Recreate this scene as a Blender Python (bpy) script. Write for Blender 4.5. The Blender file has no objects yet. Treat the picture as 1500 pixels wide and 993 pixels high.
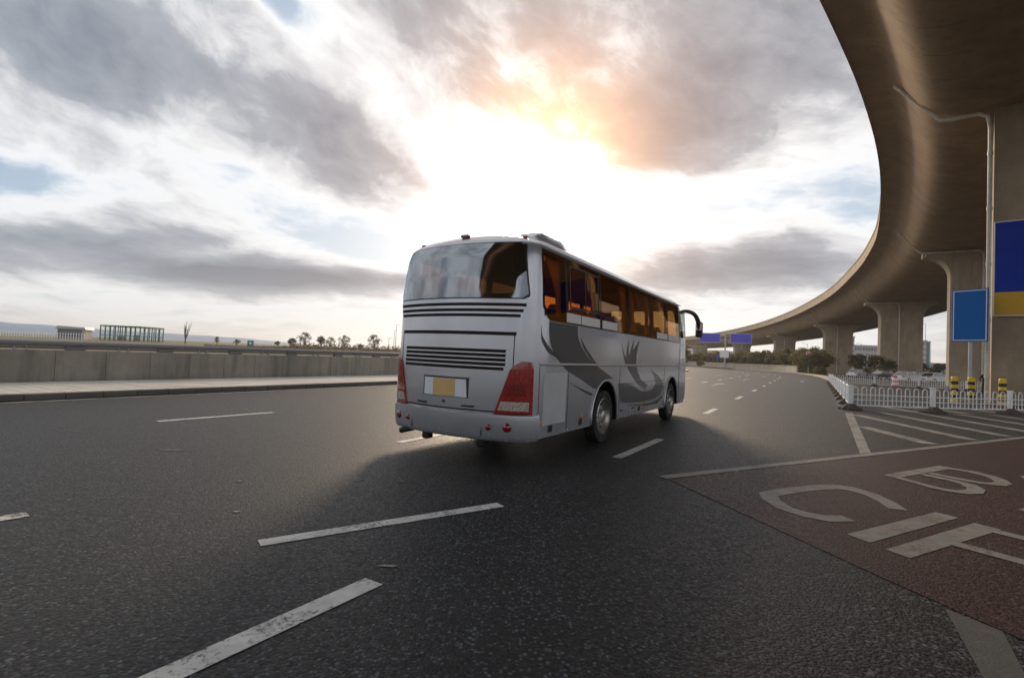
import bpy, bmesh, math, random
from mathutils import Vector, Matrix
R = math.radians
rnd = random.Random(7)
scene = bpy.context.scene
C = scene.collection

# ------------------------------------------------------------------ camera
CAM_H, PITCH, ROLL = 1.52, R(1.70), R(2.46)
cam_d = bpy.data.cameras.new('camera')
cam_d.sensor_fit = 'HORIZONTAL'; cam_d.sensor_width = 36.0; cam_d.lens = 17.88
cam_d.clip_start = 0.05; cam_d.clip_end = 30000
cam = bpy.data.objects.new('camera', cam_d); C.objects.link(cam)
_c, _s, _cp, _sp = math.cos(ROLL), math.sin(ROLL), math.cos(PITCH), math.sin(PITCH)
_r = Vector((_c, -_s*_sp, _s*_cp)); _u = Vector((-_s, -_c*_sp, _c*_cp)); _f = Vector((0, _cp, _sp))
cam.matrix_world = Matrix(((_r.x, _u.x, -_f.x, 0), (_r.y, _u.y, -_f.y, 0), (_r.z, _u.z, -_f.z, CAM_H), (0, 0, 0, 1)))
scene.camera = cam

# ------------------------------------------------------------------ exposure
scene.view_settings.view_transform = 'Standard'
scene.view_settings.look = 'None'
scene.view_settings.exposure = 0.0
scene.view_settings.gamma = 1.0
scene.view_settings.use_curve_mapping = False
scene.cycles.max_bounces = 8
scene.cycles.transparent_max_bounces = 16

# ------------------------------------------------------------------ world
SUN_AZ, SUN_EL = R(3.4), R(20.5)       # azimuth clockwise from +Y
world = bpy.data.worlds.new('World'); scene.world = world; world.use_nodes = True
wt = world.node_tree; wt.nodes.clear()

class NT:
    """small helper to write node trees"""
    def __init__(s, t): s.t = t
    def n(s, kind, **kw):
        nd = s.t.nodes.new(kind)
        for k, v in kw.items():
            setattr(nd, k, v)
        return nd
    def put(s, sock, v):
        if hasattr(v, 'is_output') or isinstance(v, bpy.types.NodeSocket): s.t.links.new(v, sock)
        elif v is not None: sock.default_value = v
    def m(s, op, a, b=None, c=None, clamp=False):
        nd = s.n('ShaderNodeMath', operation=op, use_clamp=clamp)
        s.put(nd.inputs[0], a)
        if b is not None: s.put(nd.inputs[1], b)
        if c is not None: s.put(nd.inputs[2], c)
        return nd.outputs[0]
    def vm(s, op, a, b=None, out=0):
        nd = s.n('ShaderNodeVectorMath', operation=op)
        s.put(nd.inputs[0], a)
        if b is not None: s.put(nd.inputs[1], b)
        return nd.outputs[out]
    def xyz(s, x, y, z):
        nd = s.n('ShaderNodeCombineXYZ'); s.put(nd.inputs[0], x); s.put(nd.inputs[1], y); s.put(nd.inputs[2], z)
        return nd.outputs[0]
    def sep(s, v):
        nd = s.n('ShaderNodeSeparateXYZ'); s.put(nd.inputs[0], v); return nd.outputs
    def noise(s, vec, scale, detail=4, rough=0.55, dist=0.0, col=False):
        nd = s.n('ShaderNodeTexNoise'); s.put(nd.inputs['Vector'], vec)
        nd.inputs['Scale'].default_value = scale; nd.inputs['Detail'].default_value = detail
        nd.inputs['Roughness'].default_value = rough; nd.inputs['Distortion'].default_value = dist
        return nd.outputs['Color' if col else 'Fac']
    def voro(s, vec, scale, out='Distance', feature='F1'):
        nd = s.n('ShaderNodeTexVoronoi', feature=feature); s.put(nd.inputs['Vector'], vec)
        nd.inputs['Scale'].default_value = scale
        return nd.outputs[out]
    def ramp(s, fac, stops, interp='LINEAR'):
        nd = s.n('ShaderNodeValToRGB'); s.put(nd.inputs[0], fac)
        cr = nd.color_ramp; cr.interpolation = interp
        while len(cr.elements) < len(stops): cr.elements.new(0.5)
        for e, (p, c) in zip(cr.elements, stops):
            e.position = p; e.color = (c, c, c, 1) if not isinstance(c, (tuple, list)) else (*c, 1)
        return nd.outputs[0]
    def mix(s, fac, a, b, mode='MIX'):
        nd = s.n('ShaderNodeMix', data_type='RGBA', blend_type=mode)
        s.put(nd.inputs[0], fac)
        for i, v in ((6, a), (7, b)):
            if isinstance(v, tuple): v = (*v[:3], 1)
            s.put(nd.inputs[i], v)
        return nd.outputs[2]
    def rng(s, v, a, b, c=0.0, d=1.0, smooth=False):
        nd = s.n('ShaderNodeMapRange', interpolation_type='SMOOTHSTEP' if smooth else 'LINEAR')
        s.put(nd.inputs[0], v)
        for i, q in enumerate((a, b, c, d)): nd.inputs[i+1].default_value = q
        return nd.outputs[0]

w = NT(wt)
tc = w.n('ShaderNodeTexCoord')
dirv = w.vm('NORMALIZE', tc.outputs['Generated'])
dx, dy, dz = w.sep(dirv)
az = w.m('MULTIPLY', w.m('ARCTAN2', dx, dy), 57.29578)
el = w.m('MULTIPLY', w.m('ARCSINE', dz), 57.29578)
el0 = w.m('MAXIMUM', el, 0.0)
azel = w.xyz(az, el, 0.0)
sund = (math.sin(SUN_AZ)*math.cos(SUN_EL), math.cos(SUN_AZ)*math.cos(SUN_EL), math.sin(SUN_EL))
cosang = w.vm('DOT_PRODUCT', dirv, sund, out=1)
ang = w.m('MULTIPLY', w.m('ARCCOSINE', w.m('MINIMUM', cosang, 0.99999)), 57.29578)
# cloud field: horizontal streaks that crowd together towards the horizon and slant in the upper sky
hgt = w.m('MULTIPLY', w.m('LOGARITHM', w.m('ADD', w.m('MAXIMUM', dz, 0.0), 0.10), 2.71828), 1.25)
hgt = w.m('ADD', hgt, w.m('MULTIPLY', dx, w.m('MULTIPLY', w.m('MAXIMUM', dz, 0.0), 1.3)))
lay = w.xyz(w.m('MULTIPLY', dx, 1.9), w.m('MULTIPLY', dy, 1.9), hgt)
warp = w.vm('ADD', lay, w.vm('MULTIPLY', w.vm('SUBTRACT', w.noise(lay, 3.2, 2, col=True), (0.5, 0.5, 0.5)), (0.22, 0.22, 0.16)))
n_big = w.noise(warp, 1.9, 5, 0.52)
n_fine = w.noise(w.vm('MULTIPLY', warp, (1.0, 1.0, 1.5)), 6.5, 8, 0.63)
def blob(a, e, ra, re, rot=0.0, amp=1.0):
    mp = w.n('ShaderNodeMapping', vector_type='TEXTURE'); w.put(mp.inputs[0], azel)
    mp.inputs['Location'].default_value = (a, e, 0); mp.inputs['Rotation'].default_value = (0, 0, R(rot)); mp.inputs['Scale'].default_value = (ra, re, 1)
    return w.m('MULTIPLY', w.m('POWER', 0.36788, w.vm('DOT_PRODUCT', mp.outputs[0], mp.outputs[0], out=1)), amp)
blobs = [
    (-40, 23, 18, 6.0, -14, 0.29), (-18, 21.0, 13, 2.6, -16, 0.20),                    # upper sheet
    (12, 33, 26, 7.0, -6, 0.18), (14.5, 24.3, 9.5, 5.4, -12, 0.50),
    (-26, 6.8, 17, 1.35, 3, 0.62), (-44, 7.8, 10, 1.2, 4, 0.34),                        # long low bank on the left
    (25, 9.4, 10.5, 2.2, 2, 0.40), (-36, 10.6, 10, 1.2, -14, 0.14),                    # low bank on the right
    (-1, 16.5, 13, 6.5, 0, -0.26), (-26, 15.0, 10, 2.6, -20, -0.22), (20, 16.5, 13, 3.2, 4, -0.22),    # bright breaks
    (-18, 11.0, 14, 1.8, -10, -0.20), (-46, 12.6, 7, 1.3, -5, -0.34), (34.5, 14.2, 4, 3.2, 0, -0.26), (-26.8, 31.8, 3.4, 1.5, -12, -0.36),
    (0, 3.6, 40, 1.4, 0, -0.14),
]
tb = 0.465
for b in blobs: tb = w.m('ADD', tb, blob(*b))
thick = w.m('ADD', tb, w.m('ADD', w.m('MULTIPLY', w.m('SUBTRACT', n_big, 0.5), 0.95), w.m('MULTIPLY', w.m('SUBTRACT', n_fine, 0.5), 0.46)))
sky = w.n('ShaderNodeTexSky', sky_type='NISHITA')
sky.sun_disc = False; sky.sun_elevation = SUN_EL; sky.sun_rotation = SUN_AZ; sky.air_density = 1.0; sky.dust_density = 1.2
clear = w.mix(1.0, sky.outputs[0], (0.075, 0.075, 0.075, 1), 'MULTIPLY')
clear = w.mix(0.60, clear, (0.50, 0.66, 0.84, 1))
cloudc = w.ramp(thick, [(0.26, (0.92, 0.96, 1.0)), (0.40, (0.90, 0.92, 0.94)), (0.51, (0.68, 0.70, 0.735)), (0.62, (0.395, 0.435, 0.495)), (0.80, (0.255, 0.295, 0.36)), (1.0, (0.165, 0.20, 0.26))])
cover = w.rng(thick, 0.14, 0.36, smooth=True)
base = w.mix(cover, clear, cloudc)
hz = w.m('MULTIPLY', w.m('EXPONENT', w.m('MULTIPLY', el0, -0.30)), 0.70)
base = w.mix(hz, base, (0.76, 0.745, 0.70, 1))
# light forward-scattered through the thin cloud round the sun
g1 = w.m('MULTIPLY', w.m('POWER', 0.36788, w.m('POWER', w.m('DIVIDE', ang, 8.5), 2.0)), 1.2)
g2 = w.m('MULTIPLY', w.m('POWER', 0.36788, w.m('DIVIDE', ang, 8.5)), 0.95)
thin = w.rng(thick, 0.30, 0.75, 1.0, 0.75)
glow = w.m('MULTIPLY', w.m('ADD', g1, g2), thin)
g3 = w.m('MULTIPLY', w.m('POWER', 0.36788, w.m('DIVIDE', ang, 13.0)), 0.26)
warm = w.mix(w.rng(thick, 0.36, 0.66), (1.0, 0.95, 0.86, 1), (1.0, 0.46, 0.13, 1))
gl = w.mix(1.0, warm, w.xyz(glow, glow, glow), 'MULTIPLY')
gl = w.mix(1.0, gl, w.xyz(g3, w.m('MULTIPLY', g3, 0.42), w.m('MULTIPLY', g3, 0.06)), 'ADD')
col = w.mix(1.0, base, gl, 'ADD')
below = w.rng(el, -1.5, 0.0)
col = w.mix(below, (0.30, 0.29, 0.27, 1), col)
bg = w.n('ShaderNodeBackground'); w.put(bg.inputs[0], col); bg.inputs[1].default_value = 1.0
wo = w.n('ShaderNodeOutputWorld'); wt.links.new(bg.outputs[0], wo.inputs[0])
world.cycles.sampling_method = 'MANUAL'; world.cycles.sample_map_resolution = 512

# ------------------------------------------------------------------ sun
sd = bpy.data.lights.new('sun', 'SUN'); sd.energy = 3.1; sd.angle = R(11.0); sd.color = (1.0, 0.78, 0.54)
sun = bpy.data.objects.new('sun', sd); C.objects.link(sun)
sun.rotation_euler = Vector((-sund[0], -sund[1], -sund[2])).to_track_quat('-Z', 'Y').to_euler()
sun.location = (0, 0, 60)

# ------------------------------------------------------------------ materials
MATS = {}
def principled(name):
    m = bpy.data.materials.new(name); m.use_nodes = True
    b = m.node_tree.nodes['Principled BSDF']; MATS[name] = m
    return m, NT(m.node_tree), b
def simple(name, col, rough=0.5, metal=0.0, spec=0.5, coat=0.0, var=0.12, vscale=3.0, bump=0.0, bscale=40.0, dirt=None):
    """plain material with a little noise in colour and gloss"""
    m, t, b = principled(name)
    pos = t.n('ShaderNodeNewGeometry').outputs['Position']
    f = t.noise(pos, vscale, 6, 0.6)
    lo = tuple(c*(1-var) for c in col); hi = tuple(min(1, c*(1+var)) for c in col)
    cc = t.mix(t.rng(f, 0.3, 0.7), lo, hi)
    if dirt:
        cc = t.mix(t.rng(t.noise(pos, dirt[1], 7, 0.65), 0.48, 0.72, 0, dirt[2]), cc, dirt[0])
    t.put(b.inputs['Base Color'], cc)
    t.put(b.inputs['Roughness'], t.rng(f, 0.3, 0.7, max(0.02, rough*0.85), min(1, rough*1.15)))
    b.inputs['Metallic'].default_value = metal; b.inputs['Specular IOR Level'].default_value = spec
    b.inputs['Coat Weight'].default_value = coat; b.inputs['Coat Roughness'].default_value = 0.06
    if bump:
        bp = t.n('ShaderNodeBump'); bp.inputs['Strength'].default_value = bump; bp.inputs['Distance'].default_value = 0.01
        t.put(bp.inputs['Height'], t.noise(pos, bscale, 5, 0.6)); t.put(b.inputs['Normal'], bp.outputs[0])
    return m

def asphalt(name, dark, light, stone, red=False):
    m, t, b = principled(name)
    pos = t.n('ShaderNodeNewGeometry').outputs['Position']
    cell = t.voro(pos, 52, 'Color'); cr = t.sep(cell)[0]
    cell2 = t.sep(t.voro(pos, 46, 'Color'))[1]
    dist = t.voro(pos, 52, 'Distance')
    patch = t.noise(pos, 0.35, 6, 0.6); streak = t.noise(pos, 2.3, 5, 0.65)
    c = t.mix(t.rng(t.m('ADD', t.m('MULTIPLY', patch, 0.6), t.m('MULTIPLY', streak, 0.4)), 0.36, 0.66), dark, light)
    rx, ry, rz_ = t.sep(pos)
    across = t.m('SUBTRACT', t.m('MULTIPLY', rx, 0.866), t.m('MULTIPLY', ry, 0.5)); along = t.m('ADD', t.m('MULTIPLY', rx, 0.5), t.m('MULTIPLY', ry, 0.866))
    track = t.noise(t.xyz(t.m('MULTIPLY', across, 1.1), t.m('MULTIPLY', along, 0.06), 0.0), 1.0, 5, 0.6)
    c = t.mix(t.rng(track, 0.42, 0.66, 0, 0.55), c, tuple(q*0.45 for q in dark))
    c = t.mix(t.rng(cr, 0.70, 1.0, 0, 0.95), c, stone)
    c = t.mix(t.rng(cell2, 0.985, 0.998, 0, 0.45), c, tuple(min(1, q*1.8) for q in stone))
    c = t.mix(t.rng(dist, 0.25, 0.75, 0, 0.75), c, tuple(q*0.35 for q in dark))
    t.put(b.inputs['Base Color'], c)
    t.put(b.inputs['Roughness'], t.rng(cr, 0, 1, 0.40, 0.72))
    b.inputs['Specular IOR Level'].default_value = 0.25
    bp = t.n('ShaderNodeBump'); bp.inputs['Strength'].default_value = 0.65; bp.inputs['Distance'].default_value = 0.005
    h = t.m('ADD', t.m('MULTIPLY', cr, 0.55), t.m('SUBTRACT', 0.5, dist))
    t.put(bp.inputs['Height'], h); t.put(b.inputs['Normal'], bp.outputs[0])
    return m
asphalt('asphalt', (0.0060, 0.0068, 0.0084), (0.0118, 0.0126, 0.0145), (0.128, 0.136, 0.152))
asphalt('asphalt_red', (0.028, 0.0085, 0.0085), (0.054, 0.017, 0.017), (0.10, 0.045, 0.043))

def paint(name, col, wear=0.5, under=(0.05, 0.05, 0.05)):
    m, t, b = principled(name)
    pos = t.n('ShaderNodeNewGeometry').outputs['Position']
    a = t.noise(pos, 34, 6, 0.7); bg_ = t.noise(pos, 2.6, 5, 0.6)
    f = t.rng(t.m('ADD', t.m('MULTIPLY', a, 0.55), t.m('MULTIPLY', bg_, 0.45)), 0.60 - wear*0.2, 0.66 - wear*0.12)
    stain = t.mix(t.rng(t.noise(pos, 7, 5), 0.35, 0.7), col, tuple(q*0.68 for q in col))
    t.put(b.inputs['Base Color'], t.mix(f, stain, under)); b.inputs['Roughness'].default_value = 0.6
    bp = t.n('ShaderNodeBump'); bp.inputs['Strength'].default_value = 0.35; bp.inputs['Distance'].default_value = 0.004
    t.put(bp.inputs['Height'], t.voro(pos, 85)); t.put(b.inputs['Normal'], bp.outputs[0])
    return m
paint('road_paint', (0.60, 0.60, 0.58), 0.42)
paint('road_paint_faded', (0.27, 0.262, 0.245), 0.62)
paint('old_paint', (0.075, 0.073, 0.068), 0.75)
paint('letter_paint', (0.20, 0.194, 0.182), 0.40, (0.10, 0.05, 0.045))

def concrete(name, col, joint=0.0, stain=0.5, drip=False):
    m, t, b = principled(name)
    pos = t.n('ShaderNodeNewGeometry').outputs['Position']
    f1 = t.noise(pos, 0.5, 7, 0.62); f2 = t.noise(pos, 6.0, 6, 0.65)
    c = t.mix(t.rng(f1, 0.32, 0.68), tuple(q*0.78 for q in col), tuple(min(1, q*1.14) for q in col))
    c = t.mix(t.rng(f2, 0.35, 0.75, 0, 0.35), c, tuple(q*0.6 for q in col))
    if drip:
        sx, sy, sz = t.sep(pos)
        v = t.xyz(t.m('MULTIPLY', sx, 2.4), t.m('MULTIPLY', sy, 2.4), t.m('MULTIPLY', sz, 0.28))
        c = t.mix(t.rng(t.noise(v, 1.0, 6, 0.6), 0.50, 0.72, 0, stain), c, tuple(q*0.42 for q in col))
    t.put(b.inputs['Base Color'], c); b.inputs['Roughness'].default_value = 0.85
    b.inputs['Specular IOR Level'].default_value = 0.25
    bp = t.n('ShaderNodeBump'); bp.inputs['Strength'].default_value = 0.35; bp.inputs['Distance'].default_value = 0.01
    t.put(bp.inputs['Height'], t.noise(pos, 24, 6, 0.65)); t.put(b.inputs['Normal'], bp.outputs[0])
    return m
concrete('concrete', (0.36, 0.245, 0.155), drip=True, stain=0.4)
concrete('concrete_parapet', (0.46, 0.36, 0.26), drip=True, stain=0.5)
concrete('concrete_pier', (0.39, 0.305, 0.22), drip=True, stain=0.35)
concrete('concrete_wall', (0.33, 0.305, 0.27), drip=True, stain=0.7)
concrete('paving', (0.50, 0.475, 0.44), stain=0.2)
concrete('kerb_stone', (0.17, 0.16, 0.145), stain=0.2)
concrete('kerb_pale', (0.46, 0.40, 0.32), stain=0.2)

def bus_paint():
    m, t, b = principled('bus_silver')
    pos = t.n('ShaderNodeTexCoord').outputs['Object']
    f = t.noise(pos, 1.7, 6, 0.6); fl = t.noise(pos, 900, 2, 0.5)
    low = t.rng(t.sep(pos)[2], 0.35, 1.05, 0.16, 0.0)
    dirt = t.m('MULTIPLY', low, t.rng(t.noise(pos, 9, 6, 0.6), 0.2, 0.8))
    c = t.mix(t.rng(f, 0.3, 0.7), (0.46, 0.47, 0.52), (0.53, 0.54, 0.59))
    c = t.mix(t.rng(fl, 0.35, 0.65, 0, 0.12), c, (0.45, 0.45, 0.47))
    c = t.mix(dirt, c, (0.33, 0.29, 0.25))
    t.put(b.inputs['Base Color'], c); b.inputs['Metallic'].default_value = 0.55
    t.put(b.inputs['Roughness'], t.m('ADD', 0.24, t.m('MULTIPLY', dirt, 0.35)))
    b.inputs['Coat Weight'].default_value = 0.6; b.inputs['Coat Roughness'].default_value = 0.08
bus_paint()
simple('bus_dark', (0.035, 0.038, 0.046), 0.35, 0.2, coat=0.5, var=0.1)
simple('bus_grey', (0.085, 0.09, 0.105), 0.35, 0.3, coat=0.5, var=0.1)
simple('bus_hatch', (0.55, 0.56, 0.58), 0.42, 0.2, coat=0.3, var=0.06)
simple('black_trim', (0.016, 0.015, 0.015), 0.4, var=0.2)
simple('louvre_dark', (0.026, 0.020, 0.017), 0.8, spec=0.2)
simple('black_gap', (0.008, 0.008, 0.008), 0.85, spec=0.1)
simple('rubber', (0.022, 0.021, 0.020), 0.85, spec=0.3, bump=0.3, dirt=((0.12, 0.10, 0.085), 6, 0.6))
simple('alloy', (0.50, 0.49, 0.47), 0.34, 0.85, dirt=((0.12, 0.10, 0.08), 9, 0.6))
simple('chrome', (0.75, 0.75, 0.76), 0.15, 1.0)
simple('plate_yellow', (0.62, 0.43, 0.17), 0.5, var=0.06)
simple('plate_white', (0.72, 0.77, 0.86), 0.4, var=0.04)
simple('amber', (0.75, 0.28, 0.02), 0.25, coat=0.6)
simple('seat_fabric', (0.20, 0.12, 0.07), 0.9, var=0.2)
simple('interior', (0.40, 0.30, 0.20), 0.8)
simple('curtain', (0.62, 0.50, 0.34), 0.9, var=0.15, vscale=8)
simple('plain_white', (0.72, 0.70, 0.68), 0.7, var=0.06)

def lens(name, col, rough=0.12):
    m, t, b = principled(name)
    pos = t.n('ShaderNodeTexCoord').outputs['Object']
    f = t.voro(pos, 38)
    t.put(b.inputs['Base Color'], t.mix(t.rng(f, 0.0, 0.7), col, tuple(q*0.45 for q in col)))
    b.inputs['Roughness'].default_value = rough; b.inputs['Coat Weight'].default_value = 1.0; b.inputs['Coat Roughness'].default_value = 0.03
    bp = t.n('ShaderNodeBump'); bp.inputs['Strength'].default_value = 0.12; bp.inputs['Distance'].default_value = 0.006
    t.put(bp.inputs['Height'], f); t.put(b.inputs['Normal'], bp.outputs[0])
lens('lens_red', (0.50, 0.018, 0.012)); lens('lens_clear', (0.72, 0.66, 0.62)); lens('lens_dark', (0.30, 0.014, 0.011))

def glass(name, tint, refl, rough=0.02, spec_col=(0.9, 0.92, 0.95)):
    m = bpy.data.materials.new(name); m.use_nodes = True; MATS[name] = m
    t = NT(m.node_tree); m.node_tree.nodes.clear()
    tr = t.n('ShaderNodeBsdfTransparent'); tr.inputs[0].default_value = (*tint, 1)
    gl_ = t.n('ShaderNodeBsdfGlossy'); gl_.inputs[0].default_value = (*spec_col, 1); gl_.inputs[1].default_value = rough
    pos = t.n('ShaderNodeTexCoord').outputs['Object']
    bp = t.n('ShaderNodeBump'); bp.inputs['Strength'].default_value = 0.015; bp.inputs['Distance'].default_value = 0.03
    t.put(bp.inputs['Height'], t.noise(pos, 1.3, 2)); t.put(gl_.inputs['Normal'], bp.outputs[0])
    ge = t.n('ShaderNodeNewGeometry')
    cosv = t.m('ABSOLUTE', t.vm('DOT_PRODUCT', ge.outputs['Normal'], ge.outputs['Incoming'], out=1))
    sch = t.m('POWER', t.m('SUBTRACT', 1.0, cosv, clamp=True), 5.0)
    fac = t.m('ADD', t.m('MULTIPLY', sch, 0.9), refl+0.04, clamp=True)
    mx = t.n('ShaderNodeMixShader'); t.put(mx.inputs[0], fac)
    t.t.links.new(tr.outputs[0], mx.inputs[1]); t.t.links.new(gl_.outputs[0], mx.inputs[2])
    o = t.n('ShaderNodeOutputMaterial'); t.t.links.new(mx.outputs[0], o.inputs[0])
glass('glass_tint', (0.80, 0.56, 0.32), 0.02, 0.02, (0.90, 0.66, 0.44))
glass('glass_rear', (0.34, 0.32, 0.33), 0.24, 0.05, (0.86, 0.92, 1.0))
glass('glass_clear', (0.75, 0.78, 0.76), 0.04)
glass('glass_green', (0.95, 0.98, 0.97), 0.02)

simple('white_steel', (0.78, 0.79, 0.80), 0.4, var=0.06, dirt=((0.45, 0.42, 0.38), 4, 0.4))
simple('rubber_base', (0.065, 0.05, 0.042), 0.9, bump=0.4)
simple('yellow_band', (0.78, 0.52, 0.02), 0.45, var=0.1, dirt=((0.2, 0.15, 0.05), 7, 0.5))
simple('black_band', (0.02, 0.02, 0.02), 0.5)
simple('sign_blue', (0.008, 0.12, 0.42), 0.65, spec=0.15, var=0.05)
simple('sign_navy', (0.005, 0.035, 0.34), 0.65, spec=0.15, var=0.08)
simple('sign_violet', (0.09, 0.09, 0.58), 0.65, spec=0.15, var=0.05)
simple('sign_amber', (0.62, 0.34, 0.008), 0.45, var=0.05)
simple('sign_white', (0.78, 0.78, 0.78), 0.5, var=0.04)
simple('sign_red', (0.55, 0.03, 0.03), 0.5)
simple('galvanised', (0.42, 0.43, 0.44), 0.42, 0.6, var=0.15, dirt=((0.3, 0.27, 0.24), 3, 0.5))
simple('rail_steel', (0.20, 0.20, 0.21), 0.5, 0.3, var=0.15, dirt=((0.12, 0.1, 0.09), 3, 0.5))
simple('pipe_plastic', (0.62, 0.57, 0.50), 0.45, var=0.1, dirt=((0.3, 0.25, 0.2), 2.5, 0.5))
simple('bark', (0.07, 0.052, 0.04), 0.9, bump=0.5, bscale=12)
simple('hill', (0.095, 0.165, 0.29), 0.95, var=0.2, vscale=0.01)  # blue of distant haze is mixed into the hill colour
simple('building_grey', (0.36, 0.36, 0.37), 0.8, var=0.08)
simple('building_white', (0.62, 0.62, 0.62), 0.7, var=0.05)
simple('building_dark', (0.10, 0.11, 0.125), 0.5, var=0.1)
simple('roof_sheet', (0.34, 0.36, 0.39), 0.5, 0.2, var=0.06)
simple('wall_tan_sunlit', (0.42, 0.36, 0.30), 0.85)
simple('frame_green', (0.025, 0.075, 0.055), 0.5)
simple('teal', (0.02, 0.16, 0.16), 0.5)
simple('car_black', (0.012, 0.012, 0.014), 0.2, 0.2, coat=1.0)
simple('car_white', (0.75, 0.75, 0.75), 0.25, 0.0, coat=1.0, var=0.03)
simple('car_silver', (0.50, 0.51, 0.53), 0.28, 0.5, coat=1.0, var=0.03)
simple('car_glass', (0.02, 0.022, 0.025), 0.08, coat=1.0)
simple('cloth_dark', (0.02, 0.02, 0.024), 0.9)
simple('skin', (0.45, 0.28, 0.20), 0.6)
simple('hair', (0.012, 0.010, 0.009), 0.6)
def leafmat(name, a, b_):
    m, t, b = principled(name)
    oi = t.n('ShaderNodeNewGeometry')
    f = t.noise(oi.outputs['Position'], 0.9, 4, 0.6); g = oi.outputs['Random Per Island']
    c = t.mix(t.rng(t.m('ADD', t.m('MULTIPLY', f, 0.6), t.m('MULTIPLY', g, 0.4)), 0.25, 0.75), a, b_)
    t.put(b.inputs['Base Color'], c); b.inputs['Roughness'].default_value = 0.6
    b.inputs['Transmission Weight'].default_value = 0.0
    tl = t.n('ShaderNodeBsdfTranslucent'); t.put(tl.inputs[0], c)
    mx = t.n('ShaderNodeMixShader'); mx.inputs[0].default_value = 0.45
    t.t.links.new(b.outputs[0], mx.inputs[1]); t.t.links.new(tl.outputs[0], mx.inputs[2])
    t.t.links.new(mx.outputs[0], t.t.nodes['Material Output'].inputs[0])
leafmat('leaf_dark', (0.045, 0.046, 0.022), (0.125, 0.108, 0.050))
leafmat('leaf_olive', (0.06, 0.055, 0.020), (0.13, 0.12, 0.045))
leafmat('leaf_hedge', (0.085, 0.078, 0.026), (0.20, 0.165, 0.060))
leafmat('leaf_scrub', (0.070, 0.052, 0.034), (0.13, 0.095, 0.060))
def grassmat():
    m, t, b = principled('grass_ground')
    pos = t.n('ShaderNodeNewGeometry').outputs['Position']
    f = t.noise(pos, 0.05, 8, 0.65); g = t.noise(pos, 1.4, 6, 0.65)
    c = t.mix(t.rng(t.m('ADD', t.m('MULTIPLY', f, 0.6), t.m('MULTIPLY', g, 0.4)), 0.35, 0.65), (0.055, 0.062, 0.022), (0.125, 0.105, 0.045))
    t.put(b.inputs['Base Color'], c); b.inputs['Roughness'].default_value = 0.95
grassmat()

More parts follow.
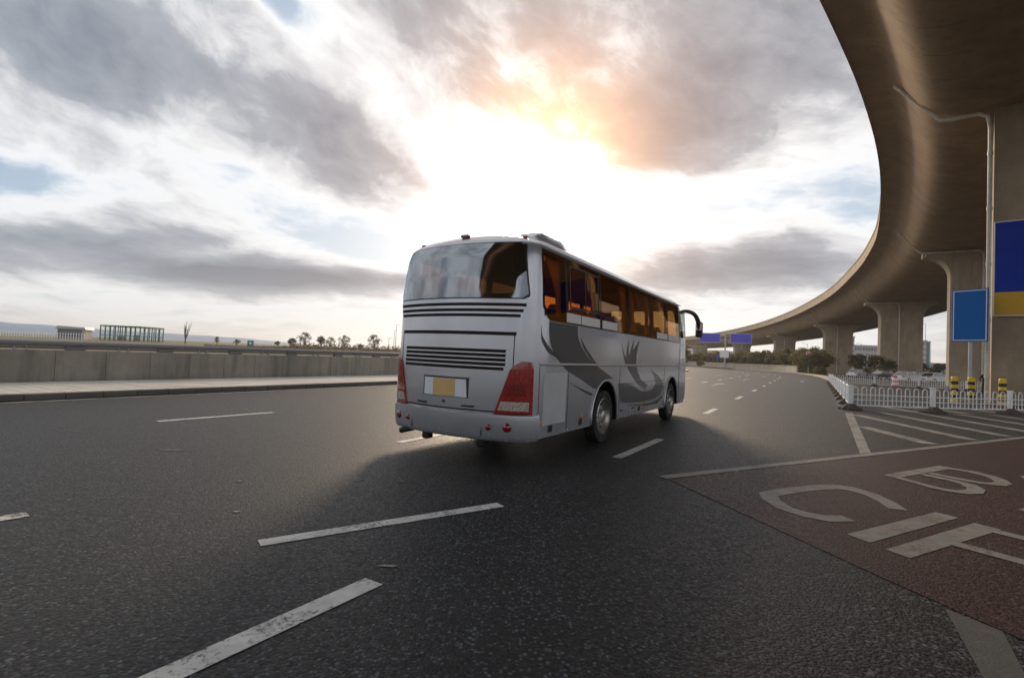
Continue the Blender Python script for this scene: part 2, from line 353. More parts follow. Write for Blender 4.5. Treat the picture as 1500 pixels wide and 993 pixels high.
# ------------------------------------------------------------------ mesh helpers
class MB:
    def __init__(s): s.v = []; s.f = []; s.mi = []; s.cur = 0
    def add(s, vs, fs):
        o = len(s.v); s.v += [tuple(p) for p in vs]
        for f in fs: s.f.append([i+o for i in f]); s.mi.append(s.cur)
        return s
    def box(s, x0, x1, y0, y1, z0, z1, M=None):
        vs = [Vector((x, y, z)) for z in (z0, z1) for y in (y0, y1) for x in (x0, x1)]
        if M: vs = [M @ p for p in vs]
        return s.add(vs, [(0, 2, 3, 1), (4, 5, 7, 6), (0, 1, 5, 4), (2, 6, 7, 3), (0, 4, 6, 2), (1, 3, 7, 5)])
    def bbox(s, x0, x1, y0, y1, z0, z1, b=0.01, M=None):
        """box with its edges bevelled"""
        bm = bmesh.new(); bmesh.ops.create_cube(bm, size=1.0)
        for v in bm.verts: v.co = Vector(((x0+x1)/2+v.co.x*(x1-x0), (y0+y1)/2+v.co.y*(y1-y0), (z0+z1)/2+v.co.z*(z1-z0)))
        bmesh.ops.bevel(bm, geom=bm.edges[:], offset=b, segments=1, affect='EDGES', profile=0.5)
        bm.verts.index_update()
        vs = [(M @ v.co if M else v.co.copy()) for v in bm.verts]; fs = [[v.index for v in f.verts] for f in bm.faces]
        bm.free(); return s.add(vs, fs)
    def prism(s, poly, fn0, fn1):
        """closed prism between two images of a 2-D polygon"""
        n = len(poly)
        vs = [fn0(*p) for p in poly] + [fn1(*p) for p in poly]
        fs = [list(range(n))[::-1], list(range(n, 2*n))] + [(i, (i+1) % n, n+(i+1) % n, n+i) for i in range(n)]
        return s.add(vs, fs)
    def tube(s, path, r, n=8, cap=True):
        path = [Vector(p) for p in path]; rs = r if isinstance(r, (list, tuple)) else [r]*len(path)
        vs = []; prev = None
        for i, p in enumerate(path):
            a = path[max(0, i-1)]; b = path[min(len(path)-1, i+1)]
            t = (b-a).normalized()
            if prev is None:
                q = Vector((0, 0, 1)) if abs(t.z) < 0.9 else Vector((1, 0, 0)); u = t.cross(q).normalized()
            else:
                u = (prev - t*prev.dot(t)).normalized()
            prev = u; w_ = t.cross(u)
            for k in range(n):
                a_ = 2*math.pi*k/n; vs.append(p + (u*math.cos(a_) + w_*math.sin(a_))*rs[i])
        fs = []
        for i in range(len(path)-1):
            for k in range(n): fs.append((i*n+k, i*n+(k+1) % n, (i+1)*n+(k+1) % n, (i+1)*n+k))
        if cap: fs += [list(range(n))[::-1], list(range((len(path)-1)*n, len(path)*n))]
        return s.add(vs, fs)
    def lathe(s, prof, n=32, M=None, closed=True):
        """profile of (radius, height) turned about local Z"""
        vs = []
        for r, h in prof:
            for k in range(n):
                a = 2*math.pi*k/n; p = Vector((r*math.cos(a), r*math.sin(a), h)); vs.append(M @ p if M else p)
        fs = []
        m = len(prof)
        for i in range(m-1):
            for k in range(n): fs.append((i*n+k, i*n+(k+1) % n, (i+1)*n+(k+1) % n, (i+1)*n+k))
        if closed: fs += [list(range(n))[::-1], list(range((m-1)*n, m*n))]
        return s.add(vs, fs)
    def grid(s, rows):
        m, n = len(rows), len(rows[0])
        return s.add([p for r in rows for p in r], [(i*n+k, i*n+k+1, (i+1)*n+k+1, (i+1)*n+k) for i in range(m-1) for k in range(n-1)])
    def solid_grid(s, A, B):
        """closed plate between two equal grids"""
        m, n = len(A), len(A[0]); o = m*n
        vs = [p for r in A for p in r] + [p for r in B for p in r]
        fs = [(i*n+k, i*n+k+1, (i+1)*n+k+1, (i+1)*n+k) for i in range(m-1) for k in range(n-1)]
        fs += [tuple(o+j for j in f[::-1]) for f in fs[:]]
        rim = [k for k in range(n)] + [i*n+n-1 for i in range(1, m)] + [(m-1)*n+k for k in range(n-2, -1, -1)] + [i*n for i in range(m-2, 0, -1)]
        fs += [(rim[(q+1) % len(rim)], rim[q], rim[q]+o, rim[(q+1) % len(rim)]+o) for q in range(len(rim))]
        return s.add(vs, fs)
    def mesh(s, name, mats, smooth=False, fix=True):
        me = bpy.data.meshes.new(name); me.from_pydata(s.v, [], s.f)
        for m in (mats if isinstance(mats, (list, tuple)) else [mats]): me.materials.append(MATS[m])
        if len(me.materials) > 1:
            for p, i in zip(me.polygons, s.mi): p.material_index = i
        if fix:
            bm = bmesh.new(); bm.from_mesh(me); bmesh.ops.recalc_face_normals(bm, faces=bm.faces[:]); bm.to_mesh(me); bm.free()
        if smooth:
            for p in me.polygons: p.use_smooth = True
            if smooth is not True:
                try: me.set_sharp_from_angle(angle=R(smooth))
                except Exception: pass
        me.update(); return me
    def build(s, name, mats, parent=None, smooth=False, fix=True):
        return put(s.mesh(name, mats, smooth, fix), name, parent)
def put(me, name, parent=None, loc=None, rotz=0.0):
    o = bpy.data.objects.new(name, me); C.objects.link(o)
    if parent: o.parent = parent
    if loc is not None: o.location = loc
    if rotz: o.rotation_euler = (0, 0, rotz)
    return o
def tag(o, label, cat, group=None):
    o['label'] = label; o['category'] = cat
    if group: o['group'] = group
    return o
def thing(name, label, cat, loc=(0, 0, 0), rotz=0.0, group=None):
    o = put(None, name, None, loc, rotz); o.empty_display_size = 0.3
    return tag(o, label, cat, group)
def struct(o): o['kind'] = 'structure'; return o
def dup(root, loc=None, rotz=None, label=None, scale=None):
    r = root.copy(); C.objects.link(r)
    if loc is not None: r.location = loc
    if rotz is not None: r.rotation_euler = (0, 0, rotz)
    if scale is not None: r.scale = (scale, scale, scale) if not isinstance(scale, tuple) else scale
    if label: r['label'] = label
    for ch in list(root.children):
        c = ch.copy(); C.objects.link(c); c.parent = r
        for g in list(ch.children):
            d = g.copy(); C.objects.link(d); d.parent = c
    return r
def catmull(pts, per=8):
    out = []; n = len(pts)
    for i in range(n-1):
        p0, p1, p2, p3 = (Vector(pts[max(0, i-1)]), Vector(pts[i]), Vector(pts[i+1]), Vector(pts[min(n-1, i+2)]))
        for k in range(per):
            t = k/per
            out.append(0.5*((2*p1) + (p2-p0)*t + (2*p0-5*p1+4*p2-p3)*t*t + (3*p1-p0-3*p2+p3)*t**3))
    out.append(Vector(pts[-1])); return out

# ------------------------------------------------------------------ setting: ground and road
gm = MB().add([(-3600, -1500, 0), (3600, -1500, 0), (3600, 3600, 0), (-3600, 3600, 0)], [(0, 1, 2, 3)])
struct(gm.build('ground', 'grass_ground'))

_path = [(0.0, 0.0, R(30))]
def _mkpath():
    x = y = 0.0; s = 0.0; ds = 1.0; out = []
    x0, y0 = -40*math.sin(R(30)), -40*math.cos(R(30)); x, y = x0, y0
    while s <= 260:
        h = 30.0 if s < 112 else max(-34.0, 30.0-(s-112)*0.52)
        out.append((x, y, R(h))); x += math.sin(R(h)); y += math.cos(R(h)); s += ds
    return out
PATH = _mkpath()            # index = s + 40
def road(s, r, z=0.0):
    i = max(0.0, min(len(PATH)-1.001, s+40.0)); k = int(i); t = i-k
    x = PATH[k][0]*(1-t)+PATH[k+1][0]*t; y = PATH[k][1]*(1-t)+PATH[k+1][1]*t; h = PATH[k][2]*(1-t)+PATH[k+1][2]*t
    return Vector((x + r*math.cos(h), y - r*math.sin(h), z))
KERB = -15.2
left = [road(s, KERB, 0.004) for s in range(-40, 216, 4)]
rp = left + [Vector((260, left[-1].y+40, 0.004)), Vector((260, -60, 0.004))]
rb = MB().add(rp, [list(range(len(rp)))])
road_o = struct(rb.build('road', 'asphalt'))

Z_MARK = 0.010
def flat(poly, name, mat, parent, z=Z_MARK, t=0.003):
    return MB().prism(poly, lambda x, y: Vector((x, y, z-t)), lambda x, y: Vector((x, y, z))).build(name, mat, parent)
def bar(p, q, wd, name, mat, parent, z=Z_MARK):
    p, q = Vector(p), Vector(q); d = (q-p).normalized(); n = Vector((d.y, -d.x))*wd/2
    return flat([tuple(p-n), tuple(q-n), tuple(q+n), tuple(p+n)], name, mat, parent, z)
# red surfacing with its letters
red_poly = [(2.06, 6.62), (2.47, 5.0), (2.77, 3.79), (3.01, 2.97), (3.35, 1.2), (22, 6), (22, 17.4), (12.5, 12.35), (6.08, 9.10)]
red = flat(red_poly, 'red_surfacing', 'asphalt_red', None, z=0.0085); struct(red)
Zl = 0.0130
flat([(3.23, 4.34), (4.77, 5.21), (4.86, 5.02), (3.29, 4.16)], 'painted_letter', 'letter_paint', red, Zl)
flat([(4.80, 5.03), (5.14, 4.44), (5.01, 4.36), (4.66, 4.955)], 'letter_arm', 'letter_paint', red, Zl+0.0016)
flat([(4.08, 4.60), (4.42, 4.01), (4.29, 3.93), (3.935, 4.515)], 'letter_arm', 'letter_paint', red, Zl+0.0016)
flat([(3.13, 4.69), (4.66, 5.55), (4.75, 5.37), (3.20, 4.49)], 'painted_letter', 'letter_paint', red, Zl)
co = [(4.37, 5.56), (4.46, 5.84), (4.52, 6.20), (4.44, 6.55), (4.22, 6.66), (3.90, 6.55), (3.50, 6.37), (3.18, 6.19), (2.99, 6.06), (2.90, 5.80), (2.88, 5.44), (3.00, 5.18), (3.20, 5.05), (3.48, 5.09)]
ci = [(4.20, 5.62), (4.29, 5.90), (4.32, 6.18), (4.26, 6.36), (4.14, 6.41), (3.92, 6.34), (3.58, 6.18), (3.30, 6.03), (3.15, 5.93), (3.08, 5.72), (3.07, 5.48), (3.16, 5.32), (3.28, 5.25), (3.46, 5.28)]
def ribbon(o_, i_, name, mat, parent, z):
    m = MB(); A = [[Vector((*p, z)) for p in o_], [Vector((*p, z)) for p in i_]]
    B = [[p - Vector((0, 0, 0.003)) for p in r] for r in A]
    return m.solid_grid(A, B).build(name, mat, parent)
ribbon(co, ci, 'painted_letter', 'letter_paint', red, Zl)
flat([(5.42, 7.38), (7.02, 8.31), (7.10, 8.14), (5.50, 7.21)], 'painted_letter', 'letter_paint', red, Zl)
b1o = [(7.06, 8.20), (7.27, 7.92), (7.28, 7.60), (7.20, 7.36), (7.02, 7.10), (6.80, 6.98), (6.60, 7.02), (6.44, 7.20), (6.26, 7.62)]
b1i = [(6.93, 8.10), (7.08, 7.86), (7.10, 7.58), (7.03, 7.42), (6.93, 7.26), (6.79, 7.17), (6.68, 7.18), (6.58, 7.30), (6.40, 7.70)]
ribbon(b1o, b1i, 'letter_bowl', 'letter_paint', red, Zl+0.0016)
b2o = [(6.20, 7.58), (6.36, 7.20), (6.38, 6.94), (6.26, 6.68), (6.04, 6.48), (5.78, 6.42), (5.62, 6.52), (5.54, 6.68), (5.46, 7.24)]
b2i = [(6.06, 7.50), (6.19, 7.18), (6.20, 6.98), (6.11, 6.79), (5.98, 6.66), (5.82, 6.61), (5.73, 6.66), (5.68, 6.76), (5.60, 7.26)]
ribbon(b2o, b2i, 'letter_bowl', 'letter_paint', red, Zl+0.0030)
flat([(5.80, 5.80), (6.25, 6.05), (6.33, 5.88), (5.85, 5.62)], 'painted_letter', 'letter_paint', red, Zl)
flat([(7.75, 7.72), (8.1, 7.9), (8.15, 7.7), (7.5, 7.36)], 'painted_letter', 'letter_paint', red, Zl)
# lane dashes (length and bearing as they lie)
for i, (p, q, wd) in enumerate([((-2.55, 0.72), (-0.83, 3.355), 0.155), ((-1.85, 3.905), (-0.045, 5.155), 0.135), ((-5.3, 2.55), (-3.995, 4.31), 0.15),
        ((-6.45, 9.40), (-5.2, 11.30), 0.14), ((-1.77, 8.32), (-1.10, 9.50), 0.15), ((1.68, 7.83), (2.95, 9.87), 0.15)]):
    bar(p, q, wd, 'lane_dash', 'road_paint', road_o)
for s in range(0, 13):
    s0 = 15.9 + s*8.0 if s else 15.9
    p, q = road(s0, -2.52 - max(0, s0-40)*0.004), road(s0+2.1, -2.52 - max(0, s0-40)*0.004)
    bar((p.x, p.y), (q.x, q.y), 0.18, 'lane_dash', 'road_paint', road_o)
for s in range(0, 9):
    s0 = 40 + s*8.0
    p, q = road(s0, -6.6), road(s0+2.4, -6.6)
    bar((p.x, p.y), (q.x, q.y), 0.18, 'lane_dash', 'road_paint', road_o)
for s0, r0 in ((14.6, -10.4),):
    p, q = road(s0, r0), road(s0+2.2, r0); bar((p.x, p.y), (q.x, q.y), 0.14, 'lane_dash', 'road_paint', road_o)
# edge line along the pavement
E0 = [road(s, KERB+0.28) for s in range(-20, 100, 4)]; E1 = [road(s, KERB+0.43) for s in range(-20, 100, 4)]
ribbon([(p.x, p.y) for p in E0], [(p.x, p.y) for p in E1], 'edge_line', 'road_paint_faded', road_o, Z_MARK)
# line in front of the red box, hatched corner and its stripes
bar((2.02, 6.63), (13.6, 13.08), 0.155, 'box_line', 'letter_paint', road_o, 0.0150)
flat([(11.45, 17.4), (6.30, 9.13), (6.62, 9.31), (11.78, 17.5)], 'hatch_line', 'road_paint_faded', road_o, 0.011)
for k in range(7):
    x0 = 7.15+1.75*k; y0 = 6.63+(x0-2.02)*0.557+0.28; fx, fy = 0.155, 0.988
    # run up to the slanting edge line, or to the barrier
    t_ = ((y0-9.2)-(x0-6.62)*1.602)/(1.602*fx-fy)
    y1 = min(y0+fy*t_-0.15, 18.3+0.19*max(0, x0-13)); x1 = x0+fx*(y1-y0)/fy
    if y1 > y0+0.3: bar((x0, y0), (x1, y1), 0.34, 'hatch_stripe', 'road_paint_faded', road_o, 0.0105)
for x0, y0, x1, y1 in ((15.1, 18.75, 15.5, 21.6), (17.3, 19.2, 17.75, 22.4), (19.5, 20.0, 19.95, 23.2), (21.7, 20.9, 22.1, 24.0), (13.2, 19.2, 13.6, 21.0)):
    bar((x0, y0), (x1, y1), 0.34, 'hatch_stripe', 'road_paint_faded', road_o, 0.0105)
flat([(2.86, 3.32), (2.20, 2.20), (2.36, 2.17), (2.98, 3.06)], 'old_line', 'old_paint', road_o, 0.0068, 0.002)
# lane arrows further up the road
def arrow(c, h, L, turn=0):
    c = Vector(c); f = Vector((math.sin(h), math.cos(h))); n = Vector((f.y, -f.x))
    pl = [(-L/2, -.12), (L*.12, -.12), (L*.12, -.42), (L/2, 0), (L*.12, .42), (L*.12, .12), (-L/2, .12)]
    flat([tuple(c + f*a + n*b) for a, b in pl], 'lane_arrow', 'road_paint_faded', road_o)
for s, r in ((38.5, -5.3), (47, -9.2), (55, -5.0), (66, -9.0), (60, -0.2), (74, -4.6)):
    p = road(s, r); arrow((p.x, p.y), R(30), 5.5)
# small paint spots
for x, y, a, b in ((-0.80, 3.60, 0.07, 0.012), (3.2, 7.2, .08, .03), (-2.9, 5.6, .03, .015), (-1.2, 5.9, .03, .012), (-4.6, 7.0, .2, .015), (-2.4, 4.6, .03, .015)):
    flat([(x-a, y-b), (x+a*.6, y-b*1.3), (x+a, y+b), (x-a*.5, y+b*1.2)], 'paint_spot', 'road_paint_faded', road_o)

# pavement on the left: kerb stones, slabs, bedding
pv = MB(); ss = list(range(-40, 100, 4))
A = [[road(s, KERB-0.18, 0.128) for s in ss], [road(s, KERB-3.75, 0.128) for s in ss]]
B = [[p - Vector((0, 0, 0.125)) for p in r] for r in A]
pave = struct(pv.solid_grid(A, B).build('pavement', 'kerb_stone'))
ks = 0.75
kme = MB().bbox(0.006, ks-0.006, 0, 0.178, 0.0, 0.15, 0.014).mesh('kerb_stone', 'kerb_stone')
ang30 = R(60)                      # local X along the road
for i in range(-8, 70):
    p = road(i*ks, KERB); o = put(kme, 'kerb_stone', pave, (p.x, p.y, rnd.uniform(-.003, .003)), ang30)
slab_w, slab_l = 0.335, 0.885
sme = [MB().bbox(0.011, slab_w-0.011, 0.006, slab_l-0.006, 0.0, 0.05, 0.006).mesh('paving_slab', 'paving') for _ in range(1)]
for i in range(0, 66):
    for j in range(4):
        p = road(0.6+i*slab_w, KERB-0.19-j*slab_l)
        put(sme[0], 'paving_slab', pave, (p.x, p.y, 0.1+rnd.uniform(-.002, .003)), ang30)
m = MB()
for lo, hi in ((-38, 0.6), (0.6+66*slab_w, 96)):
    sl = [lo+(hi-lo)*k/12 for k in range(13)]
    A = [[road(s, KERB-0.19, 0.15) for s in sl], [road(s, KERB-3.73, 0.15) for s in sl]]
    m.solid_grid(A, [[p - Vector((0, 0, 0.02)) for p in r] for r in A])
m.build('paving_bed', 'paving', pave)

# ------------------------------------------------------------------ parapet wall with tube rail
WR = KERB-3.78
wall = thing('parapet_wall', 'stained low concrete wall of upright panels behind the left pavement', 'wall', tuple(road(0, WR)))
Wi = wall.matrix_basis.inverted() if False else Matrix.Translation(-road(0, WR))
pw = 1.25
pme = MB().bbox(0.003, pw-0.003, -0.15, 0.15, 0.0, 1.06, 0.012).mesh('wall_panel', 'concrete_wall')
for i in range(-6, 52):
    p = road(i*pw, WR-0.16) - road(0, WR); put(pme, 'wall_panel', wall, (p.x, p.y, 0.0), ang30)
core = MB()
A = [road(s, WR-0.06) - road(0, WR) for s in (-8, 66)]; B = [road(s, WR-0.26) - road(0, WR) for s in (-8, 66)]
core.prism([(A[0].x, A[0].y), (A[1].x, A[1].y), (B[1].x, B[1].y), (B[0].x, B[0].y)], lambda x, y: Vector((x, y, 0)), lambda x, y: Vector((x, y, 1.05)))
core.build('wall_core', 'kerb_stone', wall)
rail = thing('tube_rail', 'dark steel tube rail on brackets along the top of the left wall', 'railing', tuple(road(0, WR-0.16, 1.062)))
o0 = road(0, WR-0.16)
for i in range(-2, 17):
    a = road(i*3.75+0.004, WR-0.16)-o0; b = road((i+1)*3.75-0.004, WR-0.16)-o0
    MB().tube([(a.x, a.y, 0.19), (b.x, b.y, 0.19)], 0.088, 14).build('rail_tube', 'rail_steel', rail, 40)
a = road(-7, WR-0.16)-o0; b = road(63, WR-0.16)-o0
MB().tube([(a.x, a.y, 0.065), (b.x, b.y, 0.065)], 0.028, 8).build('lower_rail', 'rail_steel', rail, 40)
bme = MB().bbox(-0.045, 0.045, -0.09, 0.09, 0.0, 0.016, 0.003).bbox(-0.012, 0.012, -0.05, 0.05, 0.014, 0.135, 0.003).mesh('rail_bracket', 'galvanised')
cme = MB().bbox(-0.24, 0.24, -0.07, 0.07, 0.0, 0.11, 0.01).mesh('rail_joint', 'rail_steel')
for i in range(-5, 50):
    for d in (-0.13, 0.13):
        p = road(i*pw*1.0+d+0.5, WR-0.16)-o0
        if i % 2 == 0: put(bme, 'rail_bracket', rail, (p.x, p.y, 0), ang30)
    if i % 2: 
        p = road(i*pw+0.5, WR-0.16)-o0; put(cme, 'rail_joint', rail, (p.x, p.y, 0), ang30)

# ------------------------------------------------------------------ the coach
bus = thing('coach', 'silver coach with dark flame swooshes driving away on the road', 'bus', (-0.772, 7.451, 0.004), R(90-31.2))
def lerp_tab(tab, z):
    if z <= tab[0][0]: return tab[0][1:]
    for a, b in zip(tab, tab[1:]):
        if z <= b[0]:
            t = (z-a[0])/(b[0]-a[0]); t = t
            return tuple(p*(1-t)+q*t for p, q in zip(a[1:], b[1:]))
    return tab[-1][1:]
# height: rear x at the centre, front x at the centre, half width, corner radius, rear bow
TAB = [(0.36, -0.26, 9.62, 1.222, 0.20, 0.26), (0.75, -0.30, 9.68, 1.235, 0.20, 0.30), (1.30, -0.30, 9.68, 1.236, 0.20, 0.30), (2.00, -0.285, 9.52, 1.232, 0.19, 0.30),
       (2.27, -0.28, 9.42, 1.222, 0.15, 0.30), (2.60, -0.25, 9.27, 1.203, 0.15, 0.29), (2.90, -0.20, 9.08, 1.178, 0.15, 0.27), (3.05, -0.15, 8.95, 1.155, 0.18, 0.26),
       (3.13, -0.08, 8.82, 1.11, 0.26, 0.25), (3.19, 0.02, 8.70, 1.03, 0.36, 0.24), (3.25, 0.18, 8.52, 0.88, 0.42, 0.22), (3.30, 0.36, 8.2, 0.62, 0.40, 0.18), (3.325, 0.7, 7.8, 0.30, 0.25, 0.10)]
def xrear(y, z, ins=0.0):
    xr, xf, wd, rc, bow = lerp_tab(TAB, z); wd -= ins; ay = min(abs(y), wd-1e-4)
    x = xr + ins + bow*(ay/wd)**2
    if ay > wd-rc: x += rc - math.sqrt(max(0, rc*rc-(ay-(wd-rc))**2))
    return x
def xfront(y, z, ins=0.0):
    xr, xf, wd, rc, bow = lerp_tab(TAB, z); wd -= ins; ay = min(abs(y), wd-1e-4)
    x = xf - ins - 0.42*(ay/wd)**2
    if ay > wd-rc: x -= rc - math.sqrt(max(0, rc*rc-(ay-(wd-rc))**2))
    return x
def halfw(z): return lerp_tab(TAB, z)[2]
def ring(z, ins=0.0):
    xr, xf, wd, rc, bow = lerp_tab(TAB, z); wd -= ins; pts = []
    ys = [math.sin(math.pi/2*k/10) for k in range(-10, 11)]
    ys = [wd*(0.55*(k/10)+0.45*math.sin(math.pi/2*k/10)) for k in range(-10, 11)]
    ys = [y if abs(y) < wd-1e-4 else (wd-1e-4)*(1 if y > 0 else -1) for y in ys]
    for y in ys: pts.append((xrear(y, z, ins), y))                 # rear, right to left
    x0, x1 = xrear(ys[-1], z, ins), xfront(ys[-1], z, ins)
    for k in range(1, 28): pts.append((x0+(x1-x0)*k/28, wd))
    for y in ys[::-1]: pts.append((xfront(y, z, ins), y))
    for k in range(1, 28): pts.append((x1+(x0-x1)*k/28, -wd))
    return [Vector((x, y, z)) for x, y in pts]
def loft(zs, ins):
    m = MB(); rings = [ring(z, ins) for z in zs]; n = len(rings[0])
    vs = [p for r in rings for p in r]
    fs = [(i*n+k, i*n+(k+1) % n, (i+1)*n+(k+1) % n, (i+1)*n+k) for i in range(len(zs)-1) for k in range(n)]
    fs += [list(range(n))[::-1], list(range((len(zs)-1)*n, len(zs)*n))]
    return m.add(vs, fs)
WX = (2.78, 7.56)
PANES = [(0.28, 1.02), (1.06, 2.42), (2.46, 4.05), (4.09, 5.70), (5.74, 7.02), (7.06, 8.22)]
GZ0, GZ1 = 2.03, 3.01
def cutter(mb): return mb.mesh('cut', 'bus_silver')
zs = [0.36, 0.45, 0.6, 0.75, 1.0, 1.3, 1.65, 2.0, 2.13, 2.27, 2.45, 2.6, 2.75, 2.9, 2.98, 3.05, 3.09, 3.13, 3.16, 3.19, 3.22, 3.25, 3.28, 3.30, 3.325]
body_me = loft(zs, 0.0).mesh('body', ['bus_silver', 'interior', 'black_gap'], 35)
cuts = [loft([1.18, 1.6, 2.0, 2.3, 2.6, 2.9, 3.05, 3.12, 3.18], 0.07)]
for x in WX:
    for s in (-1, 1):
        Mx = Matrix.Translation((x, s*0.72, 0.47)) @ Matrix.Rotation(R(-90*s), 4, 'X')
        cuts.append(MB().lathe([(0.63, 0.0), (0.63, 0.8)], 40, Mx))
side_cut = MB()
for a, b in PANES:
    for s in (-1, 1): side_cut.box(a+0.03, b-0.03, s*1.21-0.16, s*1.21+0.16, GZ0+0.05, GZ1-0.05)
cuts.append(side_cut)
def rrect(y0, y1, z0, z1, r, n=5, top=None):
    pts = []
    t = top if top is not None else y1
    for cx, cz, a0 in ((y1-r, z0+r, -90), (t-r, z1-r, 0), (-t+r, z1-r, 90), (y0+r, z0+r, 180)):
        for k in range(n+1):
            a = R(a0+90*k/n); pts.append((cx+r*math.cos(a), cz+r*math.sin(a)))
    return pts
cuts.append(MB().prism(rrect(-0.98, 0.98, 2.34, 2.98, 0.10, top=0.90), lambda y, z: Vector((-0.8, y, z)), lambda y, z: Vector((0.75, y, z))))
cuts.append(MB().prism(rrect(-1.02, 1.02, 1.55, 2.95, 0.10, top=0.95), lambda y, z: Vector((8.4, y, z)), lambda y, z: Vector((10.4, y, z))))
door_cut = MB().box(8.50, 8.98, -1.4, -1.05, 1.62, 2.86); cuts.append(door_cut)
base_o = put(body_me, 'body', None)
tmp = []
for i, cm in enumerate(cuts):
    co_ = put(cm.mesh('cut', 'interior' if i == 0 else 'black_gap'), 'cut', None); tmp.append(co_)
    md = base_o.modifiers.new('b', 'BOOLEAN'); md.operation = 'DIFFERENCE'; md.object = co_; md.solver = 'EXACT'
    try: md.material_mode = 'TRANSFER'
    except Exception: pass
dg = bpy.context.evaluated_depsgraph_get()
res = bpy.data.meshes.new_from_object(base_o.evaluated_get(dg))
base_o.modifiers.clear(); base_o.data = res; base_o.parent = bus
for t_ in tmp:
    me_ = t_.data; bpy.data.objects.remove(t_); bpy.data.meshes.remove(me_)
for p in res.polygons: p.use_smooth = True
try: res.set_sharp_from_angle(angle=R(32))
except Exception: pass
body = base_o

def rear_patch(name, mat, z0, z1, yl, yr, off=0.006, th=0.012, nz=10, ny=16, parent=None, smooth=True):
    """plate laid on the curved tail; yl, yr give the side limits for a height"""
    A, B = [], []
    for i in range(nz+1):
        z = z0+(z1-z0)*i/nz; a = yl(z) if callable(yl) else yl; b = yr(z) if callable(yr) else yr
        A.append([Vector((xrear(a+(b-a)*k/ny, z)-off, a+(b-a)*k/ny, z)) for k in range(ny+1)])
        B.append([Vector((xrear(a+(b-a)*k/ny, z)-off+th, a+(b-a)*k/ny, z)) for k in range(ny+1)])
    return MB().solid_grid(A, B).build(name, mat, parent or bus, 40)
def rnd_lim(z0, z1, y0, y1, r, s):
    """half-width limit with rounded corners"""
    def f(z):
        t = (z-z0)/(z1-z0); y = y0+(y1-y0)*t
        d = min(z-z0, z1-z)
        if d < r: y -= r - math.sqrt(max(0, r*r-(r-d)**2))
        return s*y
    return f
sur = rear_patch('rear_window_surround', 'black_trim', 2.265, 3.075, rnd_lim(2.265, 3.075, 1.165, 1.045, 0.07, -1), rnd_lim(2.265, 3.075, 1.165, 1.045, 0.07, 1), 0.004, 0.003, 24, 40)
# the surround is a ring: keep only its border
bm = bmesh.new(); bm.from_mesh(sur.data)
kill = [f for f in bm.faces if all((2.33 < v.co.z < 2.99 and abs(v.co.y) < 0.99) for v in f.verts)]
bmesh.ops.delete(bm, geom=kill, context='FACES'); bm.to_mesh(sur.data); bm.free()
rear_patch('rear_window', 'glass_rear', 2.28, 3.06, rnd_lim(2.28, 3.06, 1.15, 1.03, 0.07, -1), rnd_lim(2.28, 3.06, 1.15, 1.03, 0.07, 1), 0.012, 0.004, 14, 30)
# louvres under the window: dark slot with a bright lip
for z, yy in ((2.185, 1.12), (2.105, 1.09), (2.035, 1.06)):
    lv = rear_patch('louvre', 'louvre_dark', z-0.020, z+0.020, -yy, yy, 0.004, 0.01, 2, 30)
    rear_patch('louvre_lip', 'bus_silver', z+0.020, z+0.032, -yy, yy, 0.016, 0.02, 1, 30, lv)
gr = rear_patch('engine_slot', 'louvre_dark', 1.765, 1.812, -1.02, 1.0, 0.004, 0.01, 2, 30)
rear_patch('slot_lip', 'bus_silver', 1.812, 1.822, -1.02, 1.0, 0.012, 0.016, 1, 30, gr)
gp_ = rear_patch('grille_panel', 'bus_silver', 1.262, 1.600, -0.95, 0.93, 0.004, 0.01, 4, 30)
for k in range(5):
    z = 1.310+k*0.060
    sl = rear_patch('grille_slot', 'louvre_dark', z-0.021, z+0.021, -0.90+(0.02 if k in (0,) else 0), 0.88, 0.007, 0.008, 1, 30, gp_)
    rear_patch('grille_slat', 'bus_silver', z+0.021, z+0.034, -0.91, 0.89, 0.020, 0.02, 1, 30, gp_)
# seams of the engine cover
for s in (-1, 1):
    rear_patch('panel_seam', 'black_gap', 1.20, 1.765, s*1.0-0.005, s*1.0+0.005, 0.002, 0.004, 6, 1)
rear_patch('panel_seam', 'black_gap', 0.722, 0.738, -0.80, 0.80, 0.0025, 0.004, 1, 24)
# plate recess, plate and its white ends
rc_ = rear_patch('plate_recess', 'black_trim', 0.885, 1.165, -0.40, 0.40, 0.003, 0.004, 2, 12)
rear_patch('recess_rim', 'bus_silver', 1.165, 1.185, -0.42, 0.42, 0.018, 0.02, 1, 12, rc_)
pl = rear_patch('number_plate', 'plate_white', 0.893, 1.140, lambda z: -0.36+(1.14-z)*-0.08, lambda z: 0.375, 0.010, 0.006, 2, 12)
rear_patch('plate_centre', 'plate_yellow', 0.897, 1.136, lambda z: -0.19, lambda z: 0.20, 0.014, 0.005, 2, 12, pl)
for y in (-0.40, 0.42): rear_patch('hatch_handle', 'black_trim', 0.768, 0.792, y-0.09, y+0.09, 0.02, 0.02, 1, 4)
rear_patch('hatch_lock', 'black_trim', 0.80, 0.835, -0.02, 0.02, 0.012, 0.012, 1, 2)
